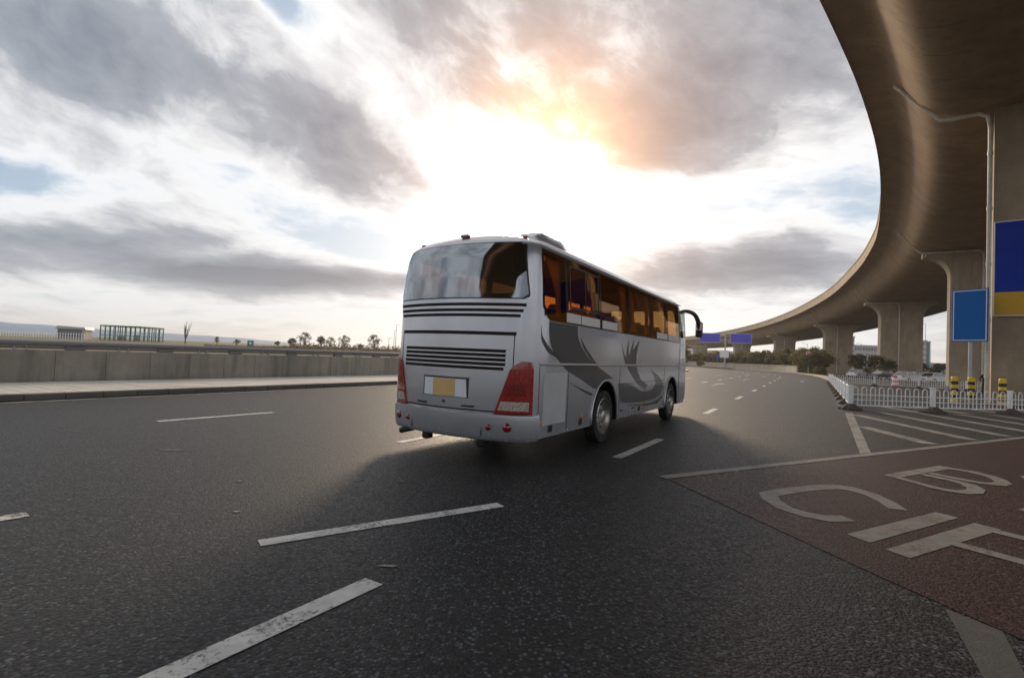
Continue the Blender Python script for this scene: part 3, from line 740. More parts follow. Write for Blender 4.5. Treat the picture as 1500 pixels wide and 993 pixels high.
# tail lamps
for s in (-1, 1):
    def inner(z, s=s):
        t = (z-0.725)/(1.42-0.725); return s*(0.79+0.22*t+0.10*max(0, (t-0.80)/0.20)**2)
    def outer(z, s=s):
        t = (z-0.725)/(1.42-0.725); return s*(1.212-0.02*max(0, (t-0.9)/0.1)**2)
    a, b = (inner, outer) if s > 0 else (outer, inner)
    tl = rear_patch('tail_light', 'lens_red', 0.725, 1.42, a, b, 0.022, 0.03, 20, 14)
    a2, b2 = ((lambda z, s=s: inner(z)+s*0.035, lambda z, s=s: outer(z)-s*0.02) if s > 0 else (lambda z, s=s: outer(z)-s*0.02, lambda z, s=s: inner(z)+s*0.035))
    rear_patch('reversing_lens', 'lens_clear', 0.755, 0.875, a2, b2, 0.028, 0.012, 4, 10, tl)
    rear_patch('lamp_bezel', 'lens_dark', 0.700, 0.727, a, b, 0.030, 0.03, 1, 10, tl)
    a3, b3 = ((lambda z, s=s: inner(z)+s*0.05, lambda z, s=s: outer(z)-s*0.05) if s > 0 else (lambda z, s=s: outer(z)-s*0.05, lambda z, s=s: inner(z)+s*0.05))
    rear_patch('brake_lens', 'lens_dark', 0.955, 1.12, a3, b3, 0.026, 0.010, 4, 10, tl)
# bumper: a shell round the tail
A, B, A2 = [], [], []
zb = [0.335, 0.36, 0.40, 0.52, 0.64, 0.69, 0.705]; ob = [0.0, 0.022, 0.034, 0.042, 0.040, 0.034, 0.012]
ys = [1.234*(0.6*(k/20)+0.4*math.sin(math.pi/2*k/20)) for k in range(-20, 21)]
for z, o_ in zip(zb, ob):
    zc = max(z, 0.40); ra, rb2 = [], []
    for y in ys:
        x = xrear(y, zc); yy = max(-1.222, min(1.222, y))
        nx = -1.0; ny = (1 if y > 0 else -1)*max(0, (abs(y)-1.0)/0.234)
        L_ = math.hypot(nx, ny); ra.append(Vector((x+nx/L_*o_, y+ny/L_*o_, z))); rb2.append(Vector((x+0.10, y*0.93, z)))
    for e, s in ((0, -1), (-1, 1)):
        pass
    A.append([Vector((0.20, -1.235-o_, z))] + ra + [Vector((0.20, 1.235+o_, z))]); B.append([Vector((0.24, -1.15, z))] + rb2 + [Vector((0.24, 1.15, z))])
bump = MB().solid_grid(A, B).build('bumper', 'bus_silver', bus, 40)
for y, rr in ((0.97, 0.054), (0.72, 0.038)):
    for s in (-1, 1):
        x = xrear(y, 0.5)-0.04; slope = 0.38 if y > 0.9 else 0.30
        Mx = Matrix.Translation((x, s*y, 0.53 if y > 0.9 else 0.52)) @ Matrix.Rotation(s*slope*-1, 4, 'Z') @ Matrix.Rotation(R(-90), 4, 'Y')
        MB().lathe([(rr*1.12, -0.01), (rr*1.12, 0.008), (rr, 0.012), (rr*0.8, 0.024), (rr*0.35, 0.030), (0.003, 0.031)], 24, Mx).build('reflector', 'lens_dark', bump, 60)
for s in (-1, 1):
    xs = xrear(0.62, 0.5); MB().box(xs-0.0435, xs+0.02, s*0.62-0.002, s*0.62+0.002, 0.40, 0.66).build('bumper_seam', 'black_gap', bump)
# underneath: exhaust, tow eye, axle and chassis
MB().tube([(0.9, 0.75, 0.34), (0.1, 0.80, 0.33), (-0.25, 0.82, 0.31)], 0.045, 12).build('exhaust_pipe', 'black_trim', bus, True)
MB().bbox(-0.16, -0.02, 0.38, 0.50, 0.22, 0.37, 0.02).build('mud_bracket', 'black_trim', bus)
MB().bbox(-0.05, 0.15, -0.52, -0.40, 0.20, 0.37, 0.02).build('mud_bracket', 'black_trim', bus)
MB().bbox(0.1, 2.0, -0.9, 0.9, 0.28, 0.40, 0.04).build('engine_tray', 'black_trim', bus)
MB().bbox(3.5, 6.8, -0.95, 0.95, 0.30, 0.38, 0.03).build('chassis_tray', 'black_trim', bus)
for x in WX: MB().tube([(x, -1.0, 0.47), (x, 1.0, 0.47)], 0.09, 12).build('axle', 'black_trim', bus, True)

# wheels
def tyre_prof():
    return [(0.30, 0.0), (0.345, -0.005), (0.42, -0.012), (0.463, 0.0), (0.470, 0.03), (0.470, 0.08), (0.464, 0.086), (0.464, 0.096), (0.470, 0.102), (0.470, 0.16), (0.463, 0.19), (0.40, 0.205), (0.30, 0.19)]
def make_wheel(x, s):
    wh = MB(); Mx = Matrix.Rotation(R(90), 4, 'X') if s < 0 else Matrix.Rotation(R(-90), 4, 'X')
    # local Z of the lathe points outwards after flipping the profile
    prof = [(r, 0.115-h) for r, h in tyre_prof()]
    hub = MB(); hub.lathe([(0.30, -0.05), (0.305, 0.06), (0.325, 0.118), (0.315, 0.122), (0.285, 0.07), (0.262, 0.02), (0.20, 0.032), (0.155, 0.052), (0.12, 0.058), (0.105, 0.118), (0.085, 0.130), (0.004, 0.132)], 40, Mx, closed=False)
    w_o = hub.build('wheel', 'alloy', bus, 30); w_o.location = (x, s*1.095, 0.47)
    MB().lathe(prof, 48, Mx, closed=False).build('tyre', 'rubber', w_o, 30)
    for k in range(10):
        a = 2*math.pi*k/10
        Mk = Mx @ Matrix.Translation((0.128*math.cos(a), 0.128*math.sin(a), 0.055))
        MB().lathe([(0.014, 0), (0.014, 0.03), (0.009, 0.036)], 6, Mk).build('wheel_nut', 'chrome', w_o)
    for k in range(8):
        a = 2*math.pi*(k+0.5)/8; rr = 0.222
        Mk = Mx @ Matrix.Translation((rr*math.cos(a), rr*math.sin(a), 0.030)) @ Matrix.Rotation(a, 4, 'Z') @ Matrix.Scale(0.72, 4, (1, 0, 0))
        MB().lathe([(0.036, -0.004), (0.036, 0.002)], 16, Mk).build('wheel_hole', 'black_gap', w_o)
    return w_o
for x in WX:
    for s in (-1, 1): make_wheel(x, s)
# wheel-arch lips
for x in WX:
    for s in (-1, 1):
        pth = [(x+0.645*math.cos(a), s*1.238, 0.47+0.645*math.sin(a)) for a in [R(-8+196*k/24) for k in range(25)]]
        MB().tube(pth, 0.022, 8).build('arch_lip', 'bus_silver', bus, True)

# side glazing
def side_plate(name, mat, poly, s=-1, off=0.004, th=0.004, parent=None):
    def fn(o): return lambda x, z: Vector((x, s*(halfw(z)+o), z))
    return MB().prism(poly, fn(off-th), fn(off)).build(name, mat, parent or bus)
def band(x0, x1, z0, z1, nz=6):
    zz = [z0+(z1-z0)*k/nz for k in range(nz+1)]
    return [(x0, z) for z in zz] + [(x1, z) for z in zz[::-1]]
def side_grid(name, mat, x0f, x1f, z0, z1, s=-1, off=0.004, th=0.004, nz=8, parent=None):
    A, B = [], []
    for i in range(nz+1):
        z = z0+(z1-z0)*i/nz; a = x0f(z) if callable(x0f) else x0f; b = x1f(z) if callable(x1f) else x1f
        A.append([Vector((a, s*(halfw(z)+off), z)), Vector((b, s*(halfw(z)+off), z))])
        B.append([Vector((a, s*(halfw(z)+off-th), z)), Vector((b, s*(halfw(z)+off-th), z))])
    return MB().solid_grid(A, B).build(name, mat, parent or bus)
def first_x(z):
    if z > 2.22: return 0.25
    return 0.25 + 0.26*((2.22-z)/0.22)**1.6
for s in (-1, 1):
    sf = side_grid('window_surround', 'black_trim', 0.27, 8.28, GZ1-0.055, GZ1+0.02, s, 0.003, 0.0028, 3)
    side_grid('surround_strip', 'black_trim', lambda z: first_x(z), 8.28, GZ0-0.02, GZ0+0.055, s, 0.003, 0.0028, 3, sf)
    edges = [(0.25, 0.30)] + [(PANES[i][1]-0.035, PANES[i+1][0]+0.035) for i in range(5)] + [(8.185, 8.28)]
    for k, (a, b) in enumerate(edges):
        side_grid('window_pillar', 'black_trim', (lambda z: first_x(z)) if k == 0 else a, (lambda z: max(0.31, first_x(z)+0.03)) if k == 0 else b, GZ0+0.056, GZ1-0.056, s, 0.003, 0.0028, 8, sf)
    for k, (a, b) in enumerate(PANES):
        side_grid('side_window', 'glass_tint', (lambda z: first_x(z)+0.02) if k == 0 else a, b, GZ0-0.005, GZ1, s, 0.009, 0.004, 10)
    # drip rail over the windows and mouldings below
    MB().tube([(0.36, s*(halfw(3.06)+0.004), 3.062), (8.6, s*(halfw(3.06)+0.004), 3.062)], 0.014, 8).build('drip_rail', 'bus_silver', bus, True)
    side_grid('side_moulding', 'black_trim', 0.21, 8.34, 1.372, 1.384, s, 0.004, 0.004, 1)
    side_grid('side_moulding', 'bus_hatch', 0.21, 8.34, 1.385, 1.412, s, 0.010, 0.01, 1)
# sliding-window frame, pale strips along the window bottoms, and curtains of the right side
for a, b in ((1.14, 2.34),):
    for x0, x1, z0, z1 in ((a, b, 2.90, 2.93), (a, b, 2.26, 2.29), (a, a+0.03, 2.29, 2.90), (b-0.03, b, 2.29, 2.90), (1.74, 1.77, 2.29, 2.90)):
        side_grid('sash_bar', 'black_trim', x0, x1, z0, z1, -1, 0.014, 0.006, 1)
for a, b in ((1.02, 1.55), (1.58, 2.38), (2.50, 3.25), (6.02, 6.98), (7.10, 8.16)):
    side_grid('pale_strip', 'plain_white', a, b, GZ0+0.005, GZ0+0.15, -1, 0.0125, 0.003, 1)
def curtain(x0, lean, z0, z1, wd, s=-1):
    A = []
    for i in range(13):
        t = i/12; z = z0+(z1-z0)*t; pinch = 0.35+0.65*abs(math.cos(t*math.pi*0.9+0.4)); row = []
        for k in range(17):
            q = k/16; x = x0+lean*(t-0.5)+(q-0.5)*wd*pinch
            row.append(Vector((x, s*(halfw(z)-0.12+0.022*math.sin(q*22+t*2)), z)))
        A.append(row)
    B = [[p+Vector((0, -s*0.004, 0)) for p in r] for r in A]
    return MB().solid_grid(A, B).build('curtain', 'curtain', bus, True)
for x0, lean in ((0.95, -0.35), (2.42, 0.1), (4.02, -0.1), (4.55, -0.3), (5.65, 0.1)):
    curtain(x0, lean, 2.03, 3.0, 0.42)
for x0 in (1.0, 4.0): curtain(x0, 0.1, 2.03, 3.0, 0.35, 1)
# cabin: floor, seats, ceiling panel
MB().bbox(0.35, 8.6, -1.1, 1.1, 1.19, 1.23, 0.005).build('cabin_floor', 'interior', bus)
st = MB(); st.bbox(-0.22, 0.24, -0.44, 0.44, 1.24, 1.68, 0.05)
Mb = Matrix.Translation((-0.24, 0, 1.60)) @ Matrix.Rotation(R(-14), 4, 'Y'); st.bbox(-0.06, 0.06, -0.44, 0.44, 0.0, 0.72, 0.05, Mb)
st_me = st.mesh('seat', 'seat_fabric'); hd_me = MB().bbox(-0.32, -0.22, -0.40, -0.08, 2.12, 2.36, 0.03, Matrix.Translation((-0.14, 0, 0))).bbox(-0.32, -0.22, 0.08, 0.40, 2.12, 2.36, 0.03, Matrix.Translation((-0.14, 0, 0))).mesh('headrest', 'plain_white')
for k in range(9):
    for s in (-1, 1):
        so = put(st_me, 'seat', bus, (1.05+k*0.80, s*0.62, 0)); put(hd_me, 'headrest', so, (0.02, 0, 0))
# livery swooshes on the right flank (and the same on the left)
SW = {
 'a': [(0.46, 2.0), (1.45, 2.0), (1.45, 1.84), (1.63, 1.68), (1.9, 1.51), (2.35, 1.36), (2.80, 1.24), (3.20, 1.13), (3.0, 1.14), (2.75, 1.13), (2.45, 1.06), (2.30, 0.97), (2.04, 1.04), (1.53, 1.19), (1.12, 1.29), (0.9, 1.4), (0.68, 1.51), (0.53, 1.68), (0.46, 1.85)],
 'b': [(0.22, 1.93), (0.24, 1.85), (0.26, 1.78), (0.48, 1.63), (0.84, 1.49), (0.76, 1.48), (0.44, 1.56), (0.23, 1.72)],
 'c': [(1.59, 1.82), (1.79, 1.68), (2.13, 1.5), (2.42, 1.37), (2.21, 1.39), (1.86, 1.56), (1.66, 1.7)],
 'd': [(1.25, 1.11), (1.73, 0.99), (2.18, 0.905), (2.14, 0.865), (1.76, 0.95)],
 'g': [(3.55, 1.81), (3.72, 1.63), (3.87, 1.54), (3.88, 1.69), (3.99, 1.88), (3.98, 1.67), (4.07, 1.58), (4.17, 1.76), (4.33, 1.92), (4.27, 1.7), (4.42, 1.77), (4.74, 1.94), (4.55, 1.71), (4.49, 1.49), (4.58, 1.3), (4.87, 1.08), (5.4, 0.95), (5.17, 0.89), (4.62, 1.0), (4.14, 1.24), (3.78, 1.45)],
 'i': [(3.44, 1.05), (4.21, 1.02), (4.63, 0.89), (5.18, 0.8), (5.77, 0.84), (6.07, 0.97), (5.96, 1.11), (5.65, 1.29), (6.46, 1.1), (6.75, 0.91), (6.58, 0.7), (5.93, 0.6), (4.77, 0.61), (3.60, 0.66), (3.56, 0.82)],
 'j': [(3.79, 0.62), (4.77, 0.56), (5.93, 0.54), (6.72, 0.67), (6.59, 0.57), (5.94, 0.48), (4.78, 0.53)]}
for s in (-1, 1):
    for k, pl_ in SW.items():
        # smooth the outline a little by subdividing with Chaikin, tips kept
        q = []
        for i_ in range(len(pl_)):
            a_, b_, c_ = Vector(pl_[i_-1]), Vector(pl_[i_]), Vector(pl_[(i_+1) % len(pl_)])
            if (a_-b_).angle(c_-b_, 0.0) < R(75) or b_.y > 1.97: q.append(tuple(b_))
            else: q += [tuple(b_.lerp(a_, 0.25)), tuple(b_.lerp(a_, 0.08).lerp(c_, 0.08)), tuple(b_.lerp(c_, 0.25))]
        side_plate('livery_swoosh', 'bus_grey' if k in ('i', 'j') else 'bus_dark', q, s, 0.003, 0.0025, body)
# lockers, hatch, seams and lamps on the right flank
for s in (-1, 1):
    side_grid('service_hatch', 'bus_hatch', 0.36, 1.10, 0.53, 1.27, s, 0.006, 0.006, 1)
    for x0, x1, z0, z1 in ((1.165, 1.175, 0.40, 1.30), (3.52, 3.527, 0.42, 1.36), (5.2, 5.207, 0.42, 1.02), (6.80, 6.807, 0.42, 1.36), (8.335, 8.35, 0.40, 2.99), (0.215, 0.223, 0.72, 1.36)):
        side_grid('panel_gap', 'black_gap', x0, x1, z0, z1, s, 0.0035, 0.003, 6)
    side_grid('panel_gap', 'black_gap', 3.52, 6.8, 1.03, 1.037, s, 0.0035, 0.003, 1)
    for x in (0.28, 1.70, 4.9): side_grid('marker_light', 'amber', x-0.05, x+0.05, 0.545, 0.59, s, 0.018, 0.018, 1)
    for x in (0.62, 1.70, 4.85): side_grid('flap', 'black_trim', x-0.065, x+0.065, 0.42, 0.52, s, 0.006, 0.006, 1)
    for x in (3.7, 4.4, 5.4, 6.2): side_grid('locker_handle', 'black_trim', x-0.05, x+0.05, 0.50, 0.525, s, 0.014, 0.012, 1)
# passenger door near the front right, and windscreen
dr = side_grid('passenger_door', 'bus_silver', 8.36, lambda z: min(9.12, xfront(1.2, z)-0.03), 0.45, 1.58, -1, 0.006, 0.005, 6)
side_grid('door_glass', 'glass_clear', 8.44, 9.02, 1.60, 2.90, -1, 0.006, 0.004, 8, dr)
side_grid('door_handle', 'chrome', 8.50, 8.60, 1.30, 1.34, -1, 0.03, 0.025, 1, dr)
A, B = [], []
for i in range(13):
    z = 1.50+(2.98-1.50)*i/12; ymax = halfw(z)-0.06
    A.append([Vector((xfront(ymax*k/12, z)+0.010, ymax*k/12, z)) for k in range(-12, 13)]); B.append([p-Vector((0.004, 0, 0)) for p in A[-1]])
MB().solid_grid(A, B).build('windscreen', 'glass_clear', bus, True)
# mirror on its horn arm
for s in (-1,):
    pth = catmull([(8.88, s*1.06, 2.90), (9.18, s*1.20, 2.97), (9.50, s*1.36, 2.90), (9.68, s*1.44, 2.68), (9.74, s*1.45, 2.42)], 5)
    mi = MB().tube(pth, [0.045+0.03*k/20 for k in range(21)], 10).build('mirror_arm', 'black_trim', bus, True)
    MB().bbox(-0.06, 0.06, -0.11, 0.09, -0.26, 0.20, 0.04, Matrix.Translation((9.73, s*1.45, 2.50))).build('mirror_head', 'black_trim', mi, 30)
    MB().bbox(-0.066, -0.059, -0.09, 0.07, -0.05, 0.16, 0.002, Matrix.Translation((9.73, s*1.45, 2.50))).build('mirror_glass', 'chrome', mi)
# roof: air-conditioning pod, hatch, lamps
def pod(x0, x1, hw, z0, h, name, mat, yc=0.0):
    A = []
    for i in range(13):
        t = i/12; x = x0+(x1-x0)*t; e = min(1.0, 4.2*min(t, 1-t)+0.02)**0.55; row = []
        for k in range(-8, 9):
            q = k/8; sh = (1-abs(q)**4)**0.5; row.append(Vector((x, yc+hw*(0.82+0.18*e)*q, z0+h*e*sh)))
        A.append(row)
    B = [[Vector((p.x, p.y, z0-0.12)) for p in r] for r in A]
    return MB().solid_grid(A, B).build(name, mat, bus, 40)
pod(4.6, 5.5, 0.40, 3.31, 0.07, 'roof_hatch', 'bus_silver')
pod(0.42, 1.55, 0.27, 3.22, 0.15, 'roof_vent_pod', 'bus_silver', -0.74)
for y, zz in ((0.0, 3.19), (0.0, 0)):
    if zz: MB().bbox(-0.04, 0.04, -0.07, 0.07, -0.02, 0.025, 0.015, Matrix.Translation((xrear(0, 3.20)-0.01, y, zz+0.03))).build('roof_lamp', 'lens_dark', bus, 30)
for s in (-1, 1):
    MB().bbox(-0.03, 0.03, -0.035, 0.035, -0.015, 0.016, 0.008, Matrix.Translation((xrear(0.93, 3.16)-0.005, s*0.93, 3.175))).build('roof_lamp', 'lens_red', bus, 30)

# ------------------------------------------------------------------ the viaduct
VE = [(-40, -32, 18.52), (-18, -9, 18.52), (0, 9.2, 18.52), (13.7, 23.1, 18.52), (22.6, 32.8, 18.52), (31.4, 43.7, 18.52), (42.1, 58.7, 18.32), (48.8, 69.4, 18.05), (57.5, 86.0, 17.55), (69.4, 113.5, 16.6),
      (82.0, 153.7, 15.5), (90.3, 195, 14.5), (93.0, 235, 13.5), (91.5, 275, 12.8), (86, 315, 12.2), (76, 355, 11.8)]
VE = [(x*1.053, y*1.053, CAM_H+(z-CAM_H)*1.053) for x, y, z in VE]
_vc = catmull(VE, 10)
VS = [0.0]
for a, b in zip(_vc, _vc[1:]): VS.append(VS[-1]+(b-a).length)
def vpt(s):
    """point of the deck edge, unit tangent and inward normal at arc length s"""
    s = max(0.0, min(VS[-1]-0.01, s)); lo, hi = 0, len(VS)-2
    while lo < hi:
        mid = (lo+hi+1)//2
        if VS[mid] <= s: lo = mid
        else: hi = mid-1
    a, b = _vc[lo], _vc[lo+1]; t = (s-VS[lo])/max(1e-6, VS[lo+1]-VS[lo])
    p = a.lerp(b, t)
    t0 = (_vc[min(lo+1, len(_vc)-1)]-_vc[max(lo-1, 0)]); t1 = (_vc[min(lo+2, len(_vc)-1)]-_vc[lo])
    d = t0.lerp(t1, t); d.z = 0; d.normalize()
    return p, d, Vector((d.y, -d.x, 0))
def near_s(x, y):
    best = min(range(len(_vc)), key=lambda i: (_vc[i].x-x)**2+(_vc[i].y-y)**2); return VS[best]
via = thing('viaduct', 'long curved concrete viaduct sweeping overhead on the right side', 'viaduct', tuple(Vector((*VE[4][:2], 0))))
VO = Vector((*VE[4][:2], 0))
W_DECK = 25.0
# cross-section, inward distance from the edge and height relative to the edge
half = [(0.0, 0.0), (0.2, -0.03), (1.3, -0.22), (1.7, -0.45), (2.0, -0.78), (2.45, -1.6), (3.05, -2.5), (3.75, -3.15), (4.5, -3.44), (5.3, -3.5)]
sect = half + [(W_DECK-a, b) for a, b in half[::-1]] + [(W_DECK, 0.40), (0.0, 0.40)]
st_s = [VS[-1]*k/150 for k in range(151)]
dk = MB(); n = len(sect); vs = []
for s in st_s:
    p, d, nn = vpt(s); p = p-VO
    vs += [p + nn*a + Vector((0, 0, b)) for a, b in sect]
fs = [(i*n+k, i*n+(k+1) % n, (i+1)*n+(k+1) % n, (i+1)*n+k) for i in range(150) for k in range(n)] + [list(range(n))[::-1], list(range(150*n, 151*n))]
dk.add(vs, fs).build('deck_girder', 'concrete', via, 50)
# formwork joints across the underside: thin recess-coloured beads
s0 = near_s(0, 9.7)
for k in range(0, 26):
    s = s0+2+k*2.6; p, d, nn = vpt(s); p = p-VO; a_ = [p+nn*a+Vector((0, 0, b-0.004)) for a, b in half[2:]]; m = MB()
    m.solid_grid([[q-d*0.022 for q in a_], [q+d*0.022 for q in a_]], [[q-d*0.022+Vector((0, 0, 0.02)) for q in a_], [q+d*0.022+Vector((0, 0, 0.02)) for q in a_]])
    m.build('shutter_joint', 'kerb_stone', via)
# parapet panels on both edges
PLn = 2.6
for side, cnt, base_s in ((0, 118, s0+6), (1, 60, near_s(51, 73))):
    for k in range(cnt):
        s = base_s+k*PLn
        if s+PLn > VS[-1]: break
        m = MB(); A, B = [], []
        for sa in (s+0.012, s+PLn-0.012):
            p, d, nn = vpt(sa); p = p-VO
            off = 0.0 if side == 0 else W_DECK; sg = 1 if side == 0 else -1
            prof = [(-0.06, -0.10), (-0.06, 0.42), (0.02, 0.50), (0.02, 1.55), (-0.05, 1.60), (-0.05, 1.85)]
            A.append([p+nn*(off+sg*a)+Vector((0, 0, b)) for a, b in prof]); B.append([p+nn*(off+sg*(a+(0.02 if b < 0.3 else 0.30)))+Vector((0, 0, b)) for a, b in prof])
        m.solid_grid(A, B).build('parapet_panel', 'concrete_parapet', via)
# piers
def pier(x, y, wd=6.4, th=2.6, flute=True):
    """x, y: outer ground corner line of the pier's left end"""
    s = near_s(x, y); p, d, nn = vpt(s)
    rel = Vector((x, y, 0))-p; rel.z = 0; s += rel.dot(d); p, d, nn = vpt(s)
    u0 = (Vector((x, y, 0))-p).dot(nn); zt = p.z-3.46
    base = Vector((p.x, p.y, 0))-VO
    prof = [(u0, 0.0)]
    if flute:
        prof.append((u0, zt-3.1))
        for k in range(1, 13):
            a = R(90*k/12); prof.append((u0-2.4*(1-math.cos(a)), zt-3.1+2.5*math.sin(a)))
        prof.append((u0-2.4, zt))
    else: prof.append((u0, zt))
    right = u0+wd
    prof += [(right+2.2, zt), (right+2.2, zt-0.6)]
    for k in range(11, -1, -1):
        a = R(90*k/12); prof.append((right+2.2*(1-math.cos(a)), zt-3.1+2.5*math.sin(a)))
    prof.append((right, 0.0))
    m = MB().prism(prof, lambda a, b: base+nn*a+Vector((0, 0, b))-d*th/2, lambda a, b: base+nn*a+Vector((0, 0, b))+d*th/2)
    po = m.build('pier', 'concrete_pier', via, 30)
    lp = [(a, b) for a, b in prof if a <= u0+0.001 and not (a == u0-2.4 and b == zt)]
    for q in (-0.86, -0.29, 0.29, 0.86) if flute else ():
        rbm = MB(); A, B = [], []
        for e in (-0.16, 0.16):
            A.append([base+nn*(a-0.14)+Vector((0, 0, b))+d*(q*th/2.2*0.9+e) for a, b in lp]); B.append([base+nn*(a+0.05)+Vector((0, 0, b))+d*(q*th/2.2*0.9+e) for a, b in lp])
        rbm.solid_grid(A, B).build('flute_rib', 'kerb_pale', po)
    if flute: MB().prism([(u0-2.35, zt-0.62), (u0-2.65, zt-0.62), (u0-2.65, zt-0.05), (u0-2.35, zt-0.05)], lambda a, b: base+nn*a+Vector((0, 0, b))-d*0.5, lambda a, b: base+nn*a+Vector((0, 0, b))+d*0.5).build('bearing_block', 'kerb_pale', po)
    # drain pipe: from the cantilever, along the soffit, down the near face
    f = -d*(th/2+0.16)
    lx = u0+0.42*wd if x > 30 else u0-0.16
    P_ = lambda a, b, dd=f: base+nn*a+Vector((0, 0, b))+dd
    e = p.z
    pts = [P_(1.85, e-0.95), P_(4.0, e-3.62), P_(4.5, e-3.70), P_(lx-0.5, e-3.70), P_(lx-0.1, e-3.95), P_(lx, e-4.6), P_(lx, 0.0)]
    pp = MB().tube(pts, 0.105, 10).build('drain_pipe', 'pipe_plastic', via, 40)
    k = 0; zz = e-6.0
    while zz > 1:
        MB().tube([P_(lx, zz-0.09), P_(lx, zz+0.09)], 0.125, 10).build('pipe_collar', 'pipe_plastic', pp, 40); zz -= 3.0
    return p, d, nn, u0, base
PIERS = [(26.44, 28.08), (51.2, 59.5), (71.2, 98.4), (86.1, 140.1), (95.2, 184), (99, 226), (96, 268)]
pinfo = [pier(*q, flute=i > 0) for i, q in enumerate(PIERS)]

# ------------------------------------------------------------------ signs
p, d, nn, u0, base = pinfo[0]
fo = base+VO-d*(1.3+0.10)
big = thing('banner_sign', 'big navy board with yellow band hung on the nearest pier at right edge', 'sign', tuple(fo+nn*(u0+2.93)+Vector((0, 0, 4.65))))
def quad_board(par, name, mat, a0, a1, z0, z1, y0, y1):
    m = MB().prism([(a0, z0), (a1, z0), (a1, z1), (a0, z1)], lambda a, b: nn*a+Vector((0, 0, b))-d*y0, lambda a, b: nn*a+Vector((0, 0, b))-d*y1)
    return m.build(name, mat, par)
quad_board(big, 'navy_panel', 'sign_navy', -2.85, 2.85, 1.25, 4.95, 0.0, 0.10)
quad_board(big, 'amber_panel', 'sign_amber', -2.85, 2.85, 0.02, 1.24, 0.0, 0.10)
quad_board(big, 'sign_frame', 'sign_white', -2.90, 2.90, -0.03, 0.015, -0.02, 0.12)
quad_board(big, 'sign_frame', 'sign_white', -2.90, 2.90, 4.955, 5.0, -0.02, 0.12)
quad_board(big, 'sign_frame', 'sign_white', -2.90, -2.855, 0.02, 4.95, -0.02, 0.12)
quad_board(big, 'sign_frame', 'sign_white', 2.855, 2.90, 0.02, 4.95, -0.02, 0.12)

bs = thing('road_sign', 'upright plain blue road sign with white border on a grey post', 'sign', (24.3, 27.0, 0), R(-64))
MB().tube([(0, 0.12, 0), (0, 0.12, 5.6)], 0.085, 12).build('post', 'galvanised', bs, 40)
MB().bbox(-0.78, 0.78, -0.02, 0.02, 3.22, 6.02, 0.012).build('sign_panel', 'sign_blue', bs)
for x0, x1, z0, z1 in ((-0.72, 0.72, 3.28, 3.32), (-0.72, 0.72, 5.92, 5.96), (-0.72, -0.68, 3.32, 5.92), (0.68, 0.72, 3.32, 5.92)):
    MB().box(x0, x1, -0.027, -0.021, z0, z1).build('border_line', 'sign_white', bs)
for z in (3.7, 5.4): MB().bbox(-0.7, 0.7, 0.022, 0.06, z, z+0.06, 0.005).build('sign_rail', 'galvanised', bs)
MB().bbox(-0.3, 0.3, -0.15, 0.4, 0, 0.18, 0.03).build('post_footing', 'concrete_pier', bs)

gs = thing('gantry_sign', 'tall grey mast carrying two violet blue boards on the far island', 'sign', (57.5, 137, 0), R(-20))
MB().tube([(0, 0, 0), (0, 0, 9.6)], [0.24, 0.18], 12).build('mast', 'galvanised', gs, 40)
for s, nm in ((-1, 'sign_panel'), (1, 'sign_panel')):
    x0, x1 = (-6.6, -1.25) if s < 0 else (1.2, 6.5)
    pn = MB().bbox(x0, x1, -0.3, -0.24, 7.0, 9.55, 0.02).build(nm, 'sign_violet', gs)
    for a, b, z0, z1 in ((x0+.06, x1-.06, 7.06, 7.12), (x0+.06, x1-.06, 9.43, 9.49), (x0+.06, x0+.12, 7.12, 9.43), (x1-.12, x1-.06, 7.12, 9.43)):
        MB().box(a, b, -0.315, -0.301, z0, z1).build('border_line', 'sign_white', pn)
for z in (7.7, 8.9): MB().tube([(-5.8, -0.1, z), (5.8, -0.1, z)], 0.09, 8).build('cross_arm', 'galvanised', gs, 40)
MB().bbox(-1.35, 0.95, -0.36, -0.28, 3.0, 5.0, 0.02).build('white_board', 'sign_white', gs)
def small_sign(name, label, loc, rot, h, rad, face, ringm=None, shape='disc'):
    o = thing(name, label, 'sign', loc, rot)
    MB().tube([(0, 0.05, 0), (0, 0.05, h+rad*0.6)], 0.05, 8).build('post', 'galvanised', o, 40)
    Mx = Matrix.Translation((0, 0, h)) @ Matrix.Rotation(R(90), 4, 'X')
    if shape == 'disc':
        if ringm: MB().lathe([(rad, -0.01), (rad, 0.01)], 28, Mx).build('sign_ring', ringm, o)
        MB().lathe([(rad*(0.76 if ringm else 1), -0.01), (rad*(0.76 if ringm else 1), 0.018)], 28, Mx).build('sign_face', face, o)
    else:
        MB().bbox(-rad, rad, -0.02, 0.02, h-rad, h+rad, 0.005).build('sign_face', face, o)
    return o
rs = small_sign('speed_sign', 'round white sign with red ring on a thin post beside the kerb trees', (61.6, 105.5, 0), R(-30), 4.3, 0.52, 'sign_white', 'sign_red')
for x in (-0.13, 0.15): MB().bbox(x-0.1, x+0.1, -0.03, -0.019, 4.10, 4.50, 0.002).build('numeral_block', 'black_band', rs)
small_sign('keep_left_sign', 'small round blue sign left of the gantry mast', (55.2, 136, 0), R(-20), 3.2, 0.5, 'sign_blue')

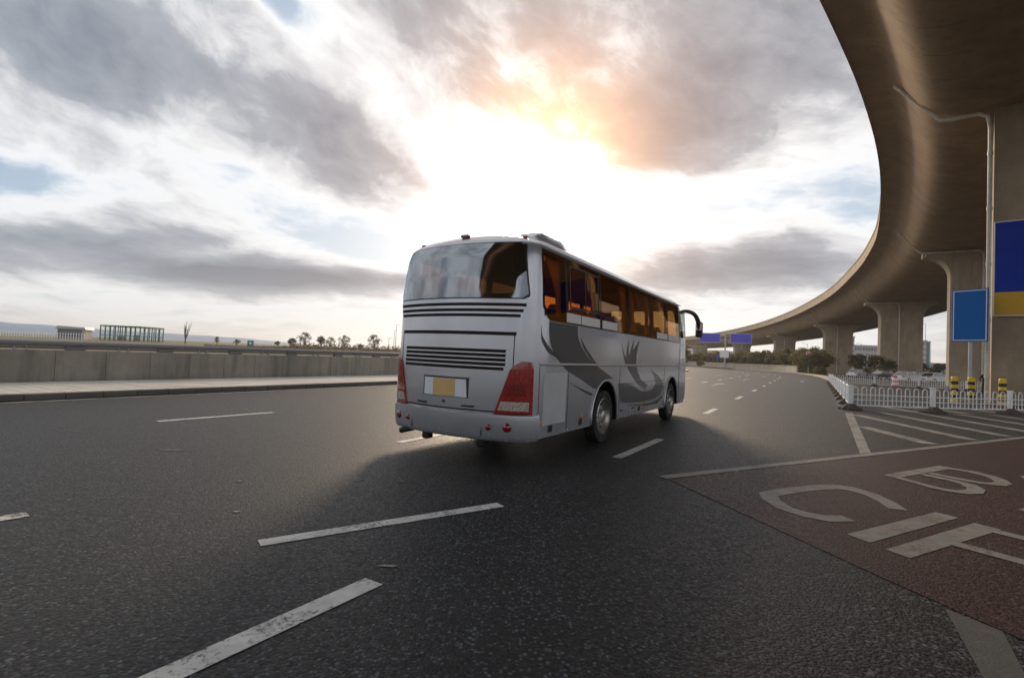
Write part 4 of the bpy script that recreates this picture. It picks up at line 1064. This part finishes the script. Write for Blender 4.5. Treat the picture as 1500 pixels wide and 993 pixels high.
# striped bollards
bo = thing('striped_bollard', 'yellow and black bollard left of the blue sign post', 'bollard', (23.12, 26.5, 0), 0, 'yellow and black bollards by the blue sign')
for k in range(7):
    MB().lathe([(0.155, 0.03+k*0.18), (0.155, 0.21+k*0.18)], 18).build('band', 'yellow_band' if k % 2 == 0 else 'black_band', bo, 40)
MB().lathe([(0.155, 1.29), (0.13, 1.33), (0.02, 1.35)], 18).build('cap', 'yellow_band', bo, 40)
MB().lathe([(0.22, 0), (0.22, 0.03)], 18).build('foot_plate', 'galvanised', bo, 40)
dup(bo, (24.35, 26.9, 0), 0, 'yellow and black bollard right of the blue sign post')
dup(bo, (24.75, 25.6, 0), 0, 'yellow and black bollard furthest right beside the thick pier pipe')

# ------------------------------------------------------------------ white barriers
def make_barrier(L=3.7, H=0.86, hoops=13, label='', group='white steel barriers round the hatched corner', thick=0.022):
    o = thing('barrier_panel', label, 'barrier', (0, 0, 0), 0, group)
    MB().bbox(0.03, L-0.03, -0.022, 0.022, 0.16, 0.20, 0.004).build('lower_rail', 'white_steel', o)
    MB().bbox(0.03, L-0.03, -0.016, 0.016, 0.56, 0.59, 0.004).build('upper_rail', 'white_steel', o)
    MB().bbox(0.03, L-0.03, -0.012, 0.012, 0.37, 0.395, 0.004).build('middle_rail', 'white_steel', o)
    step = (L-0.16)/hoops
    hm = MB().tube([(0, 0, 0.20), (0, 0, H-step*0.27)] + [(step*0.27*(1-math.cos(R(a))), 0, H-step*0.27+step*0.27*math.sin(R(a))) for a in (30, 60, 90, 120, 150)] + [(step*0.54, 0, H-step*0.27), (step*0.54, 0, 0.20)], thick, 6).mesh('hoop', 'white_steel', 40)
    for k in range(hoops): put(hm, 'hoop', o, (0.10+k*step, 0, 0))
    pm = MB().bbox(-0.06, 0.06, -0.06, 0.06, 0.05, 0.90, 0.012).build('post', 'white_steel', o)
    MB().bbox(-0.075, 0.075, -0.075, 0.075, 0.89, 0.925, 0.01).build('post_cap', 'white_steel', pm)
    MB().lathe([(0.40, 0.0), (0.38, 0.06), (0.22, 0.17), (0.14, 0.22), (0.10, 0.23)], 4, Matrix.Rotation(R(45), 4, 'Z')).build('base', 'rubber_base', o)
    return o
def run(points, labels, proto=None, **kw):
    first = None
    for i in range(len(points)-1):
        a, b = Vector(points[i]), Vector(points[i+1]); L = (b-a).length; rz = math.atan2(b.y-a.y, b.x-a.x)
        if first is None:
            o = make_barrier(L, label=labels[i], **kw); first = o; o.location = (a.x, a.y, 0.004); o.rotation_euler = (0, 0, rz); L0 = L
        else:
            o = dup(first, (a.x, a.y, 0.004), rz, labels[i]); o.scale = (L/L0, 1, 1)
ordw = ['nearest', 'second', 'third', 'fourth', 'fifth', 'sixth', 'seventh', 'eighth', 'ninth', 'tenth', 'eleventh', 'twelfth']
near = [(12.6, 18.85), (15.75, 18.98), (19.56, 19.93), (23.2, 21.1), (26.8, 22.4)]
run(near, ['white hoop barrier at the left end of the near row beside the hatching', 'white hoop barrier second from left in the near row', 'white hoop barrier in front of the yellow bollards', 'white hoop barrier furthest right in the near row under the blue board'], hoops=9, thick=0.016)
rowx = [Vector((12.6, 18.85)) + Vector((math.sin(R(31)), math.cos(R(31))))*3.4*k for k in range(13)]
run([tuple(v) for v in rowx], ['white barrier along the road edge, %s from the near corner' % ordw[i] for i in range(12)], hoops=12, thick=0.018)
rowf = [(30.6, 48.4), (33.3, 46.6), (36.0, 44.9), (38.7, 43.2), (41.4, 41.5)]
run(rowf, ['white barrier in the back row, %s from its left end' % ('first', 'second', 'third', 'fourth')[i] for i in range(4)], hoops=10, thick=0.018)
cone = thing('traffic_cone', 'red and white drum marker standing behind the back barriers', 'cone', (35.2, 46.6, 0))
for k, mt in enumerate(('sign_red', 'sign_white', 'sign_red', 'sign_white', 'sign_red')):
    MB().lathe([(0.30-0.03*k, 0.04+k*0.2), (0.27-0.03*k, 0.24+k*0.2)], 16).build('band', mt, cone, 40)
MB().bbox(-0.36, 0.36, -0.36, 0.36, 0, 0.045, 0.01).build('foot', 'rubber_base', cone)

# ------------------------------------------------------------------ far kerbs, island and planter
def strip(name, pts, wd, h, mat, z=0.0):
    A, B = [], []
    P2 = [Vector(p) for p in pts]; L_, R_ = [], []
    for i, p in enumerate(P2):
        dd = (P2[min(i+1, len(P2)-1)]-P2[max(i-1, 0)]).normalized(); nrm = Vector((dd.y, -dd.x))
        L_.append(p); R_.append(p+nrm*wd)
    A = [[Vector((q.x, q.y, h)) for q in L_], [Vector((q.x, q.y, h)) for q in R_]]
    B = [[Vector((q.x, q.y, z)) for q in L_], [Vector((q.x, q.y, z)) for q in R_]]
    return MB().solid_grid(A, B).build(name, mat)
rk = catmull([(33.6, 53.5), (43.3, 70.5), (53.5, 90.5), (60.0, 107), (63.8, 122), (65.5, 137), (65, 150), (61, 163), (54, 176), (44, 190)], 6)
struct(strip('right_kerb', [(p.x, p.y) for p in rk[::2]], 1.5, 0.17, 'kerb_pale'))
isl = [(52, 165), (56, 152), (58.4, 141), (59.2, 131), (58.4, 129.5), (57.2, 131), (54.6, 142), (50, 153), (45, 163), (30, 186), (36, 188)]
io = MB().prism(isl, lambda x, y: Vector((x, y, 0.0)), lambda x, y: Vector((x, y, 0.22))).build('island', 'kerb_pale'); struct(io)
isl2 = [((x-53)*0.86+53, (y-152)*0.95+152) for x, y in isl]
struct(MB().prism(isl2, lambda x, y: Vector((x, y, 0.1)), lambda x, y: Vector((x, y, 0.30))).build('island_grass', 'grass_ground'))
pw_ = [(63.4, 113), (66.0, 122), (67.6, 132), (68.0, 142), (66.8, 152), (63.5, 163), (57, 176), (47, 190)]
plw = tag(put(None, 'planter_wall'), 'low pale retaining wall in front of the hedge, beyond the kerb', 'wall'); 
for i in range(len(pw_)-1):
    a, b = Vector(pw_[i]), Vector(pw_[i+1]); dd = (b-a).normalized(); nrm = Vector((dd.y, -dd.x)); e = dd*0.02
    poly = [tuple(a+e), tuple(b-e), tuple(b-e+nrm*0.35), tuple(a+e+nrm*0.35)]
    MB().prism(poly, lambda x, y: Vector((x, y, 0)), lambda x, y: Vector((x, y, 1.55))).build('wall_panel', 'kerb_pale', plw)
    poly = [tuple(a-nrm*0.08), tuple(b-nrm*0.08), tuple(b+nrm*0.43), tuple(a+nrm*0.43)]
    MB().prism(poly, lambda x, y: Vector((x, y, 1.552)), lambda x, y: Vector((x, y, 1.68))).build('coping', 'kerb_pale', plw)
rise = [(63.7, 113.2), (66.4, 122), (68.0, 132), (68.4, 142), (67.2, 152), (63.9, 163), (57.5, 176), (48, 190), (60, 205), (75, 200), (84, 160), (78, 130), (69, 111.5)]
struct(MB().prism(rise, lambda x, y: Vector((x, y, 0.0)), lambda x, y: Vector((x, y, 1.40))).build('planter_soil', 'grass_ground'))

# ------------------------------------------------------------------ trees and shrubs
def crown_mesh(name, mat, R_, Hc, zc, leaves, size, clumps, seed, squash=0.8):
    r_ = random.Random(seed); vs, fs = [], []
    cl = []
    for _ in range(clumps):
        a = r_.uniform(0, 2*math.pi); q = r_.random()**0.5; t = r_.uniform(-1, 1)
        rad = R_*q*math.sqrt(max(0.05, 1-t*t*0.9))*0.85
        cl.append((Vector((rad*math.cos(a), rad*math.sin(a), zc+t*Hc*0.8)), R_*r_.uniform(0.22, 0.42)))
    for _ in range(leaves):
        c, rr = cl[r_.randrange(clumps)]
        v = Vector((r_.gauss(0, 1), r_.gauss(0, 1), r_.gauss(0, 1))).normalized()*rr*(r_.random()**0.35)
        v.z *= squash; p = c+v; sz = size*r_.uniform(0.6, 1.4)
        u = Vector((r_.gauss(0, 1), r_.gauss(0, 1), r_.gauss(0, 0.7))).normalized(); q = u.cross(Vector((r_.gauss(0, 1), r_.gauss(0, 1), r_.gauss(0, 1)))).normalized()
        o = len(vs); vs += [tuple(p-u*sz), tuple(p+q*sz*0.45), tuple(p+u*sz), tuple(p-q*sz*0.45)]; fs.append((o, o+1, o+2, o+3))
    m = MB(); m.add(vs, fs); return m.mesh(name, mat, False, False), cl
def trunk_mesh(name, h, r0, cl, seed, mat='bark'):
    m = MB(); r_ = random.Random(seed+99)
    top = Vector((r_.uniform(-.2, .2), r_.uniform(-.2, .2), h))
    m.tube([(0, 0, -0.05), (r_.uniform(-.06, .06), r_.uniform(-.06, .06), h*0.45), tuple(top)], [r0*1.25, r0*0.85, r0*0.55], 8)
    for c, rr in cl[:9]:
        st_ = Vector((0, 0, h*r_.uniform(0.55, 0.95))); md_ = st_.lerp(c, 0.55)+Vector((0, 0, 0.15*h*r_.random()))
        m.tube([tuple(st_), tuple(md_), tuple(c)], [r0*0.45, r0*0.28, r0*0.1], 5)
    return m.mesh(name, mat, 40)
def tree_kind(seed, H, Rc, mat, leaves=2600, size=0.2, clumps=26, trunk=0.35, r0=0.14):
    Hc = H*(1-trunk)/2; zc = H*trunk+Hc
    cm, cl = crown_mesh('crown', mat, Rc, Hc, zc, leaves, size, clumps, seed)
    return cm, trunk_mesh('trunk', H*(trunk+0.25), r0, cl, seed)
def plant(kind, name, label, cat, loc, sc=1.0, rz=0.0, group=None):
    o = thing(name, label, cat, loc, rz, group); o.scale = (sc, sc, sc) if not isinstance(sc, tuple) else sc
    put(kind[0], 'crown', o); put(kind[1], 'trunk', o); return o
K1 = tree_kind(1, 5.2, 2.3, 'leaf_dark', 2400, 0.17, 30, 0.30)
K2 = tree_kind(2, 5.0, 1.9, 'leaf_dark', 1900, 0.16, 24, 0.30)
K3 = tree_kind(3, 5.0, 2.9, 'leaf_olive', 1500, 0.20, 16, 0.18)
K4 = tree_kind(4, 6.5, 2.6, 'leaf_olive', 1500, 0.18, 22, 0.20)
K5 = tree_kind(5, 3.2, 2.0, 'leaf_hedge', 2600, 0.17, 26, 0.06, 0.07)
K6 = tree_kind(6, 2.6, 2.2, 'leaf_hedge', 2600, 0.17, 24, 0.05, 0.06)
# kerbside trees on the right, D about 100 m
for x, y, kd, sc, lab in ((60.8, 101, K2, 0.95, 'dark leafy tree right behind the round red ringed sign'), (66.0, 97, K1, 0.85, 'broad dark tree in the middle of the kerbside clump'),
        (67.5, 100, K2, 0.85, 'dark tree between the broad tree and the pier in the kerbside clump'), (69.0, 96.5, K1, 0.82, 'dark round tree with bare trunk left of the third pier'), (70.6, 94.5, K2, 0.72, 'small dark tree touching the foot of the third pier'),
        (62.2, 106, K1, 0.80, 'smaller dark tree behind the round sign, further back')):
    plant(kd, 'kerb_tree', lab, 'tree', (x, y, 0), sc, rnd.uniform(0, 6), 'trees by the right kerb')
for i, (x, y, kd, sc) in enumerate(((63.5, 88, K6, 0.6), (60.0, 99.0, K6, 0.62), (65.0, 93, K6, 0.7), (66.4, 91.5, K5, 0.6), (68.2, 91.5, K6, 0.66))):
    plant(kd, 'low_shrub', ['low shrub nearest the back barriers', 'low shrub under the leftmost kerbside tree', 'low shrub under the broad middle tree', 'low upright shrub beside the bare trunk', 'low wide shrub before the third pier'][i], 'shrub', (x, y, 0), sc, rnd.uniform(0, 6), 'shrubs under the kerbside trees')
# shrubs along the planter wall and island
hp = catmull([(66.5, 115), (70.2, 126), (71.2, 140), (69.5, 153), (65, 167), (58, 180), (50, 193)], 5)
for i, p in enumerate(hp):
    for j in range(2):
        q = p+Vector((1.2+2.6*j+rnd.uniform(-.6, .6), rnd.uniform(-1, 1)))
        plant((K5, K6)[(i+j) % 2], 'hedge_shrub', 'olive shrub of the dense hedge growing above the planter wall', 'shrub', (q.x, q.y, 1.38), rnd.uniform(0.95, 1.5), rnd.uniform(0, 6), 'hedge shrubs above the planter wall')
for i, (x, y, sc) in enumerate(((52.0, 156, 1.0), (49, 162, 1.1), (45, 168, 1.25), (41, 175, 1.3), (55, 148, 0.6), (37, 183, 1.3))):
    plant((K6, K5)[i % 2], 'island_shrub', 'bushy olive shrub on the traffic island left of the gantry mast', 'shrub', (x, y, 0.28), sc, rnd.uniform(0, 6), 'shrubs on the traffic island')

def at(px, D):
    """ground point in the direction of a column of the photograph at a forward distance"""
    return Vector(((px-750)/745*D, D, 0))
# trees on the left skyline
for px, D, kd, sc, lab in ((318, 210, K4, 0.55, 'small wispy tree left of the two skyline shrubs'), (347, 215, K3, 0.55, 'small flat topped tree beside the wispy skyline tree'), (407, 190, K2, 0.55, 'short round dark tree at the left end of the tree line'),
        (428, 185, K1, 0.75, 'broad round tree second from left in the tree line'), (446, 195, K4, 1.0, 'tall open tree leaning over the broad round one'), (470, 185, K2, 1.05, 'tall dense tree at the middle of the tree line'),
        (484, 200, K4, 0.8, 'thin sparse tree right of the tall dense one'), (505, 190, K4, 0.9, 'slender tree with high crown in the tree line'), (528, 190, K2, 0.6, 'small pointed dark tree near the lamp posts'), (549, 185, K4, 1.0, 'tall tree with round tufts nearest the coach')):
    plant(kd, 'skyline_tree', lab, 'tree', at(px, D), sc, rnd.uniform(0, 6), 'trees on the left skyline')
# bare tree
bt = thing('bare_tree', 'leafless tree with upright branches standing alone on the left skyline', 'tree', at(272, 205))
MB().tube([(0, 0, 0), (0.1, 0, 1.6), (0.0, 0, 2.6)], [0.28, 0.2, 0.14], 8).build('trunk', 'bark', bt, 40)
bb = MB(); r3 = random.Random(5)
for k in range(9):
    ax = r3.uniform(-1.0, 2.3); h = r3.uniform(5.5, 9.2)
    bb.tube([(0, 0, r3.uniform(1.2, 2.4)), (ax*0.35, r3.uniform(-.5, .5), h*0.5), (ax, r3.uniform(-1, 1), h)], [0.16, 0.10, 0.05], 6)
    bb.tube([(ax*0.5, 0, h*0.6), (ax*0.5+r3.uniform(-.7, .7), 0.2, h*0.85)], [0.05, 0.02], 5)
bb.build('branches', 'bark', bt, 40)
# scrub band on the left: one mass nobody could count
sv, sf = [], []
r4 = random.Random(11)
for _ in range(14000):
    px = r4.uniform(300, 600); D = r4.uniform(110, 190)
    dens = min(1, max(0.12, (px-330)/120)); h = (2.3 if px > 425 else 1.2)*dens*r4.random()+0.1
    p = at(px, D); p.z = h*r4.random(); u = Vector((r4.gauss(0, 1), r4.gauss(0, 1), r4.gauss(0, 1))).normalized()*0.28; q = u.cross(Vector((r4.gauss(0, 1), r4.gauss(0, 1), r4.gauss(0, 1)))).normalized()*0.13
    o = len(sv); sv += [tuple(p-u), tuple(p+q), tuple(p+u), tuple(p-q)]; sf.append((o, o+1, o+2, o+3))
sc_ = MB().add(sv, sf).build('scrub', 'leaf_scrub', None, False, False); sc_['kind'] = 'stuff'; sc_['label'] = 'brown low scrub along the left skyline'

# ------------------------------------------------------------------ hills
def hill(name, a0, a1, D, hts, seed):
    r5 = random.Random(seed); A, B = [], []
    n_ = 60
    for k in range(n_+1):
        t = k/n_; az_ = R(a0+(a1-a0)*t); i = t*(len(hts)-1); j = min(int(i), len(hts)-2); h = hts[j]+(hts[j+1]-hts[j])*(i-j)
        h *= 1+0.04*math.sin(k*1.7)+0.03*r5.random()
        A.append([Vector((math.sin(az_)*(D+q*D*0.12), math.cos(az_)*(D+q*D*0.12), h*(q if q < 1 else 1)-1)) for q in (0.0, 0.45, 1.0)] + [Vector((math.sin(az_)*D*1.3, math.cos(az_)*D*1.3, -1))])
    return struct(MB().grid(A).build(name, 'hill', None, True))
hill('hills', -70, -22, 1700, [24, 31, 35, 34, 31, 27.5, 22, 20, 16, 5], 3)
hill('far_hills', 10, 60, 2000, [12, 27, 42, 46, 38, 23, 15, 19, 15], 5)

# ------------------------------------------------------------------ buildings on the left
D = 215
hut = thing('small_building', 'small grey hut with pale sheet roof on the left skyline', 'building', at(110, D), R(12))
MB().box(-4.9, 4.0, -2.6, 2.6, 0, 4.1).build('wall', 'building_dark', hut)
MB().box(4.02, 5.0, -2.6, 2.6, 0, 4.0).build('end_wall', 'wall_tan_sunlit', hut)  # sun on this end is put into its lighter tan colour
MB().prism([(-5.6, 4.05), (5.6, 4.05), (5.2, 4.9), (-4.6, 5.25)], lambda a, b: Vector((a, -3.2, b)), lambda a, b: Vector((a, 3.2, b))).build('roof', 'roof_sheet', hut)
gb = thing('glass_pavilion', 'green framed glass pavilion standing on the left skyline', 'building', at(195, 205), R(2))
gx, gy, gh = 7.5, 7.0, 5.6
MB().bbox(-gx-.2, gx+.2, -gy-.2, gy+.2, gh, gh+0.45, 0.05).build('roof', 'frame_green', gb)
MB().bbox(-gx, gx, -gy, gy, 0, 0.25, 0.03).build('floor_slab', 'concrete_pier', gb)
MB().bbox(-gx-.06, gx+.06, -gy-.06, gy+.06, 1.9, 2.15, 0.02)
nx_ = 8
for i in range(nx_+1):
    x = -gx+2*gx*i/nx_
    for y in (-gy, gy): MB().box(x-.13, x+.13, y-.13, y+.13, 0.25, gh).build('mullion', 'frame_green', gb)
for j in range(1, 6):
    y = -gy+2*gy*j/6
    for x in (-gx, gx): MB().box(x-.13, x+.13, y-.13, y+.13, 0.25, gh).build('mullion', 'frame_green', gb)
for y in (-gy, gy): MB().box(-gx, gx, y-.09, y+.09, 2.0, 2.2).build('transom', 'frame_green', gb)
for x in (-gx, gx): MB().box(x-.09, x+.09, -gy, gy, 2.0, 2.2).build('transom', 'frame_green', gb)
for i in range(nx_):
    x0, x1 = -gx+2*gx*i/nx_+.14, -gx+2*gx*(i+1)/nx_-.14
    for y in (-gy, gy): MB().box(x0, x1, y-.02, y+.02, 0.26, gh-.01).build('pane', 'glass_green', gb)
for j in range(6):
    y0, y1 = -gy+2*gy*j/6+.14, -gy+2*gy*(j+1)/6-.14
    for x in (-gx, gx): MB().box(x-.02, x+.02, y0, y1, 0.26, gh-.01).build('pane', 'glass_green', gb)
for i in range(2): MB().bbox(-5+i*6, -3.6+i*6, -1, 0.6, 0.26, 2.2+0.5*(i % 2), 0.05).build('inner_block', 'building_dark', gb)
kb = thing('utility_box', 'small dark teal cabinet with white notice on the left skyline', 'cabinet', at(368, 170), R(8))
MB().bbox(-0.9, 0.9, -0.5, 0.5, 0, 2.3, 0.04).build('cabinet', 'teal', kb)
MB().bbox(-0.2, 0.35, -0.53, -0.501, 1.1, 1.8, 0.005).build('notice', 'sign_white', kb)
wf = thing('picket_fence', 'pale fence of thin posts across the far left field', 'fence', at(50, 190), R(4))
pk = MB().box(-0.06, 0.06, -0.06, 0.06, 0, 2.4).mesh('picket', 'white_steel')
for k in range(44): put(pk, 'picket', wf, (-22+k*0.95, 0, 0))
for z in (0.6, 1.9): MB().box(-22.4, 19.4, -0.04, 0.04, z, z+0.08).build('fence_rail', 'white_steel', wf)

# lamp posts
def lamp(label, loc, h, arm=1.5, rz=0):
    o = thing('street_lamp', label, 'lamp post', loc, rz, 'far lamp posts')
    MB().tube([(0, 0, 0), (0, 0, h)], [0.13, 0.07], 8).build('pole', 'galvanised', o, 40)
    MB().tube([(0, 0, h-0.2), (arm*0.5, 0, h+0.15), (arm, 0, h+0.2)], 0.05, 6).build('arm', 'galvanised', o, 40)
    MB().bbox(arm-0.1, arm+0.6, -0.14, 0.14, h+0.14, h+0.26, 0.03).build('lamp_head', 'galvanised', o)
lamp('thin lamp post just left of the coach, taller one', at(580, 170), 9.5, 0.6)
lamp('thin lamp post just left of the coach, middle one', at(577.5, 175), 7.8, 0.6)
lamp('short lamp post left of the pair beside the coach', at(570, 165), 5.0, 0.5)
lamp('tall lamp post seen between second and third piers', at(1356, 170), 17.5, 2.2, R(180))
lamp('shorter lamp post left of the tall one between the piers', at(1347, 150), 9.0, 1.4, R(180))
lamp('lamp post right of the tall one between the piers', at(1364, 190), 12.5, 1.4, R(180))
lamp('lamp post between third and fourth piers', at(1263, 180), 10.5, 1.4, R(180))
lamp('lamp post between fourth and fifth piers', at(1183, 200), 10.5, 1.4, R(180))

# ------------------------------------------------------------------ buildings on the right
def block(name, label, px0, px1, D, h, mat, floors, cols, roof='building_grey', win='building_dark', depth=14, rz=0):
    a, b = at(px0, D), at(px1, D); wd = b.x-a.x
    o = thing(name, label, 'building', ((a.x+b.x)/2, D+depth/2, 0), rz)
    MB().box(-wd/2, wd/2, -depth/2, depth/2, 0, h).build('wall', mat, o)
    MB().box(-wd/2-.3, wd/2+.3, -depth/2-.3, depth/2+.3, h+.004, h+.7).build('roof', roof, o)
    fh = h/floors; cw = wd/cols
    wm = MB().bbox(-cw*0.36, cw*0.36, -0.06, 0.06, -fh*0.24, fh*0.24, 0.02).mesh('window', win)
    for i in range(floors):
        for j in range(cols): put(wm, 'window', o, (-wd/2+(j+0.5)*cw, -depth/2-0.03, (i+0.55)*fh))
    return o
block('office_block', 'grey tower like block left of the third pier in the distance', 1237, 1252, 330, 22, 'building_grey', 6, 4)
block('long_office', 'long grey office with rows of windows behind the kerbside trees', 1252, 1292, 330, 16.5, 'building_grey', 4, 10)
block('white_shed', 'white low shed before the grey offices', 1236, 1268, 280, 9.0, 'building_white', 2, 6, 'building_white', 'building_grey')
block('pale_block', 'pale blue grey block seen between second and third piers', 1340, 1358, 300, 19.5, 'building_grey', 6, 5)
block('teal_tower', 'narrow teal glass side of the block between the piers', 1358.6, 1363, 303, 19.2, 'teal', 6, 2)
block('low_wing', 'low pale wing beside the block between the piers', 1363.5, 1392, 310, 6.5, 'building_grey', 2, 8)
block('small_depot', 'small grey depot between fourth and fifth piers', 1156, 1164, 330, 15, 'building_grey', 4, 3)
block('depot_wing', 'low white depot between fourth and fifth piers', 1164.5, 1205, 340, 8.0, 'building_white', 2, 12)
block('terminal_shed', 'long low pale building far down the road under the viaduct', 1015, 1120, 420, 11, 'building_white', 2, 22)
for i, (px, D, sc) in enumerate(((1350, 135, 0.75), (1378, 130, 0.75), (1366, 160, 0.6))):
    plant(K1, 'far_tree', ['round tree left of the lamp posts between the piers', 'round tree left of the second pier', 'small round tree between the two round ones'][i], 'tree', at(px, D), sc, i, 'trees between second and third piers')

# ------------------------------------------------------------------ parked cars
def make_car(name, label, mat, loc, rz, group='cars parked under the viaduct'):
    o = thing(name, label, 'car', loc, rz, group)
    prof = [(-2.20, 0.30), (-2.24, 0.62), (-2.15, 0.88), (-1.55, 0.96), (0.85, 0.98), (1.75, 0.86), (2.12, 0.72), (2.20, 0.50), (2.15, 0.26), (1.75, 0.22), (-1.75, 0.22)]
    A = []
    ws = [(-0.88, 0.92), (-0.80, 1.0), (0.80, 1.0), (0.88, 0.92)]
    m = MB(); nP = len(prof); vs = []
    for y, sq in ws: vs += [Vector((x*(1 if sq == 1.0 else 0.985), y, 0.6+(z-0.6)*sq)) for x, z in prof]
    fs = [(i*nP+k, i*nP+(k+1) % nP, (i+1)*nP+(k+1) % nP, (i+1)*nP+k) for i in range(3) for k in range(nP)] + [list(range(nP))[::-1], list(range(3*nP, 4*nP))]
    m.add(vs, fs).build('body', mat, o, 40)
    cab = [(-1.75, 0.95), (-1.15, 1.40), (0.25, 1.44), (1.05, 0.97)]
    m = MB(); vs = [Vector((x, s*(0.80 if z < 1.2 else 0.60), z)) for s in (-1, 1) for x, z in cab]
    m.add(vs, [(0, 1, 2, 3), (4, 7, 6, 5), (0, 4, 5, 1), (1, 5, 6, 2), (2, 6, 7, 3), (0, 3, 7, 4)]).build('cabin_glass', 'car_glass', o)
    MB().bbox(-1.18, 0.28, -0.62, 0.62, 1.395, 1.455, 0.02).build('roof', mat, o, 40)
    for xs in (((-1.13, 1.40), (-1.70, 0.95)), ((0.24, 1.42), (1.02, 0.97)), ((-0.42, 1.40), (-0.40, 0.97))):
        for s in (-1, 1): MB().tube([(xs[0][0], s*0.61, xs[0][1]), (xs[1][0], s*0.81, xs[1][1])], 0.035, 6).build('pillar', mat, o)
    for x in (-1.35, 1.38):
        for s in (-1, 1):
            Mx = Matrix.Translation((x, s*0.72, 0.32)) @ Matrix.Rotation(R(-90*s), 4, 'X')
            wo_ = MB().lathe([(0.20, 0.0), (0.31, 0.0), (0.32, 0.03), (0.32, 0.15), (0.30, 0.18), (0.20, 0.17)], 20, Mx).build('wheel', 'rubber', o, 30)
            MB().lathe([(0.20, 0.165), (0.17, 0.175), (0.05, 0.178)], 16, Mx).build('rim', 'alloy', wo_, 30)
    for s in (-1, 1):
        MB().bbox(2.08, 2.2, s*0.62-0.18, s*0.62+0.18, 0.62, 0.76, 0.03).build('headlight', 'lens_clear', o)
        MB().bbox(-2.26, -2.14, s*0.66-0.16, s*0.66+0.16, 0.70, 0.86, 0.03).build('tail_light', 'lens_red', o)
    return o
for px, D, mt, rz, lab in ((1300, 74, 'car_black', 8, 'black parked car nearest the third pier under the viaduct'), (1333, 68, 'car_white', 20, 'white parked car behind the back barriers, left one'), (1352, 80, 'car_silver', 10, 'silver parked car between the two white ones'),
        (1372, 72, 'car_white', 14, 'white parked car just left of the second pier'), (1318, 88, 'car_black', 6, 'black parked car in the second row under the viaduct'), (1388, 84, 'car_black', 10, 'dark parked car half hidden behind the second pier'),
        (1258, 92, 'car_white', 30, 'white parked car seen between the kerbside trunks'), (1276, 96, 'car_silver', 25, 'silver parked car left of the third pier')):
    make_car('parked_car', lab, mt, at(px, D), R(rz))

# ------------------------------------------------------------------ person by the pier
per = thing('person', 'person in dark clothes standing between the nearest and second piers', 'person', (34.45, 37.0, 0), R(150))
me = bpy.data.meshes.new('person_body')
J = {'pel': (0, 0, 0.93), 'wai': (0, 0, 1.10), 'che': (0, 0.01, 1.32), 'nec': (0, 0, 1.48), 'hd0': (0, 0.01, 1.56), 'hd1': (0, 0.015, 1.66), 'hd2': (0, 0.0, 1.76),
     'sl': (-.18, 0, 1.42), 'el': (-.25, 0.02, 1.14), 'wl': (-.24, 0.10, .90), 'fl': (-.23, .13, .80), 'sr': (.18, 0, 1.42), 'er': (.25, 0.03, 1.14), 'wr': (.20, .20, .98), 'fr': (.17, .26, .92),
     'hl': (-.09, 0, .90), 'kl': (-.10, .03, .50), 'al': (-.11, -.02, .09), 'tl': (-.12, .13, .03), 'hr': (.09, 0, .90), 'kr': (.11, .05, .50), 'ar': (.12, .02, .09), 'tr': (.13, .17, .03)}
RD = {'pel': .15, 'wai': .135, 'che': .155, 'nec': .058, 'hd0': .075, 'hd1': .098, 'hd2': .075, 'sl': .075, 'el': .052, 'wl': .035, 'fl': .028, 'hl': .095, 'kl': .062, 'al': .045, 'tl': .035}
for k in list(RD):
    if k.endswith('l') and k not in ('pel',): RD[k[:-1]+'r'] = RD[k]
nm = list(J); ix = {k: i for i, k in enumerate(nm)}
ed = [('pel', 'wai'), ('wai', 'che'), ('che', 'nec'), ('nec', 'hd0'), ('hd0', 'hd1'), ('hd1', 'hd2')]
for s in 'lr': ed += [('che', 's'+s), ('s'+s, 'e'+s), ('e'+s, 'w'+s), ('w'+s, 'f'+s), ('pel', 'h'+s), ('h'+s, 'k'+s), ('k'+s, 'a'+s), ('a'+s, 't'+s)]
me.from_pydata([J[k] for k in nm], [(ix[a], ix[b]) for a, b in ed], [])
po = put(me, 'person_body', None); po.modifiers.new('s', 'SKIN'); md = po.modifiers.new('u', 'SUBSURF'); md.levels = 2; md.render_levels = 2
for k in nm:
    rr = RD.get(k, .06); me.skin_vertices[0].data[ix[k]].radius = (rr, rr*(0.75 if k in ('pel', 'wai', 'che') else 1)); me.skin_vertices[0].data[ix[k]].use_root = (k == 'pel')
dg = bpy.context.evaluated_depsgraph_get(); pm_ = bpy.data.meshes.new_from_object(po.evaluated_get(dg))
bpy.data.objects.remove(po)
for mt in ('cloth_dark', 'skin', 'hair'): pm_.materials.append(MATS[mt])
for p in pm_.polygons:
    c = p.center; p.use_smooth = True
    if c.z > 1.50: p.material_index = 2 if (c.z > 1.70 or c.y < -0.01) else 1
    elif c.z < 1.0 and abs(c.x) > 0.155 and c.z > 0.7: p.material_index = 1
put(pm_, 'body', per)

hm = bpy.data.materials.new('haze'); hm.use_nodes = True; hm.node_tree.nodes.clear(); MATS['haze'] = hm
_o = hm.node_tree.nodes.new('ShaderNodeOutputMaterial'); _v = hm.node_tree.nodes.new('ShaderNodeVolumePrincipled')
_v.inputs['Color'].default_value = (0.94, 0.96, 1.0, 1); _v.inputs['Density'].default_value = 0.00020; _v.inputs['Anisotropy'].default_value = 0.55
hm.node_tree.links.new(_v.outputs[0], _o.inputs[1])
hz_ = MB().box(-3650, 3650, -1550, 3650, -2, 75).build('haze', 'haze'); hz_['kind'] = 'stuff'; hz_['label'] = 'thin pale air over the whole scene'
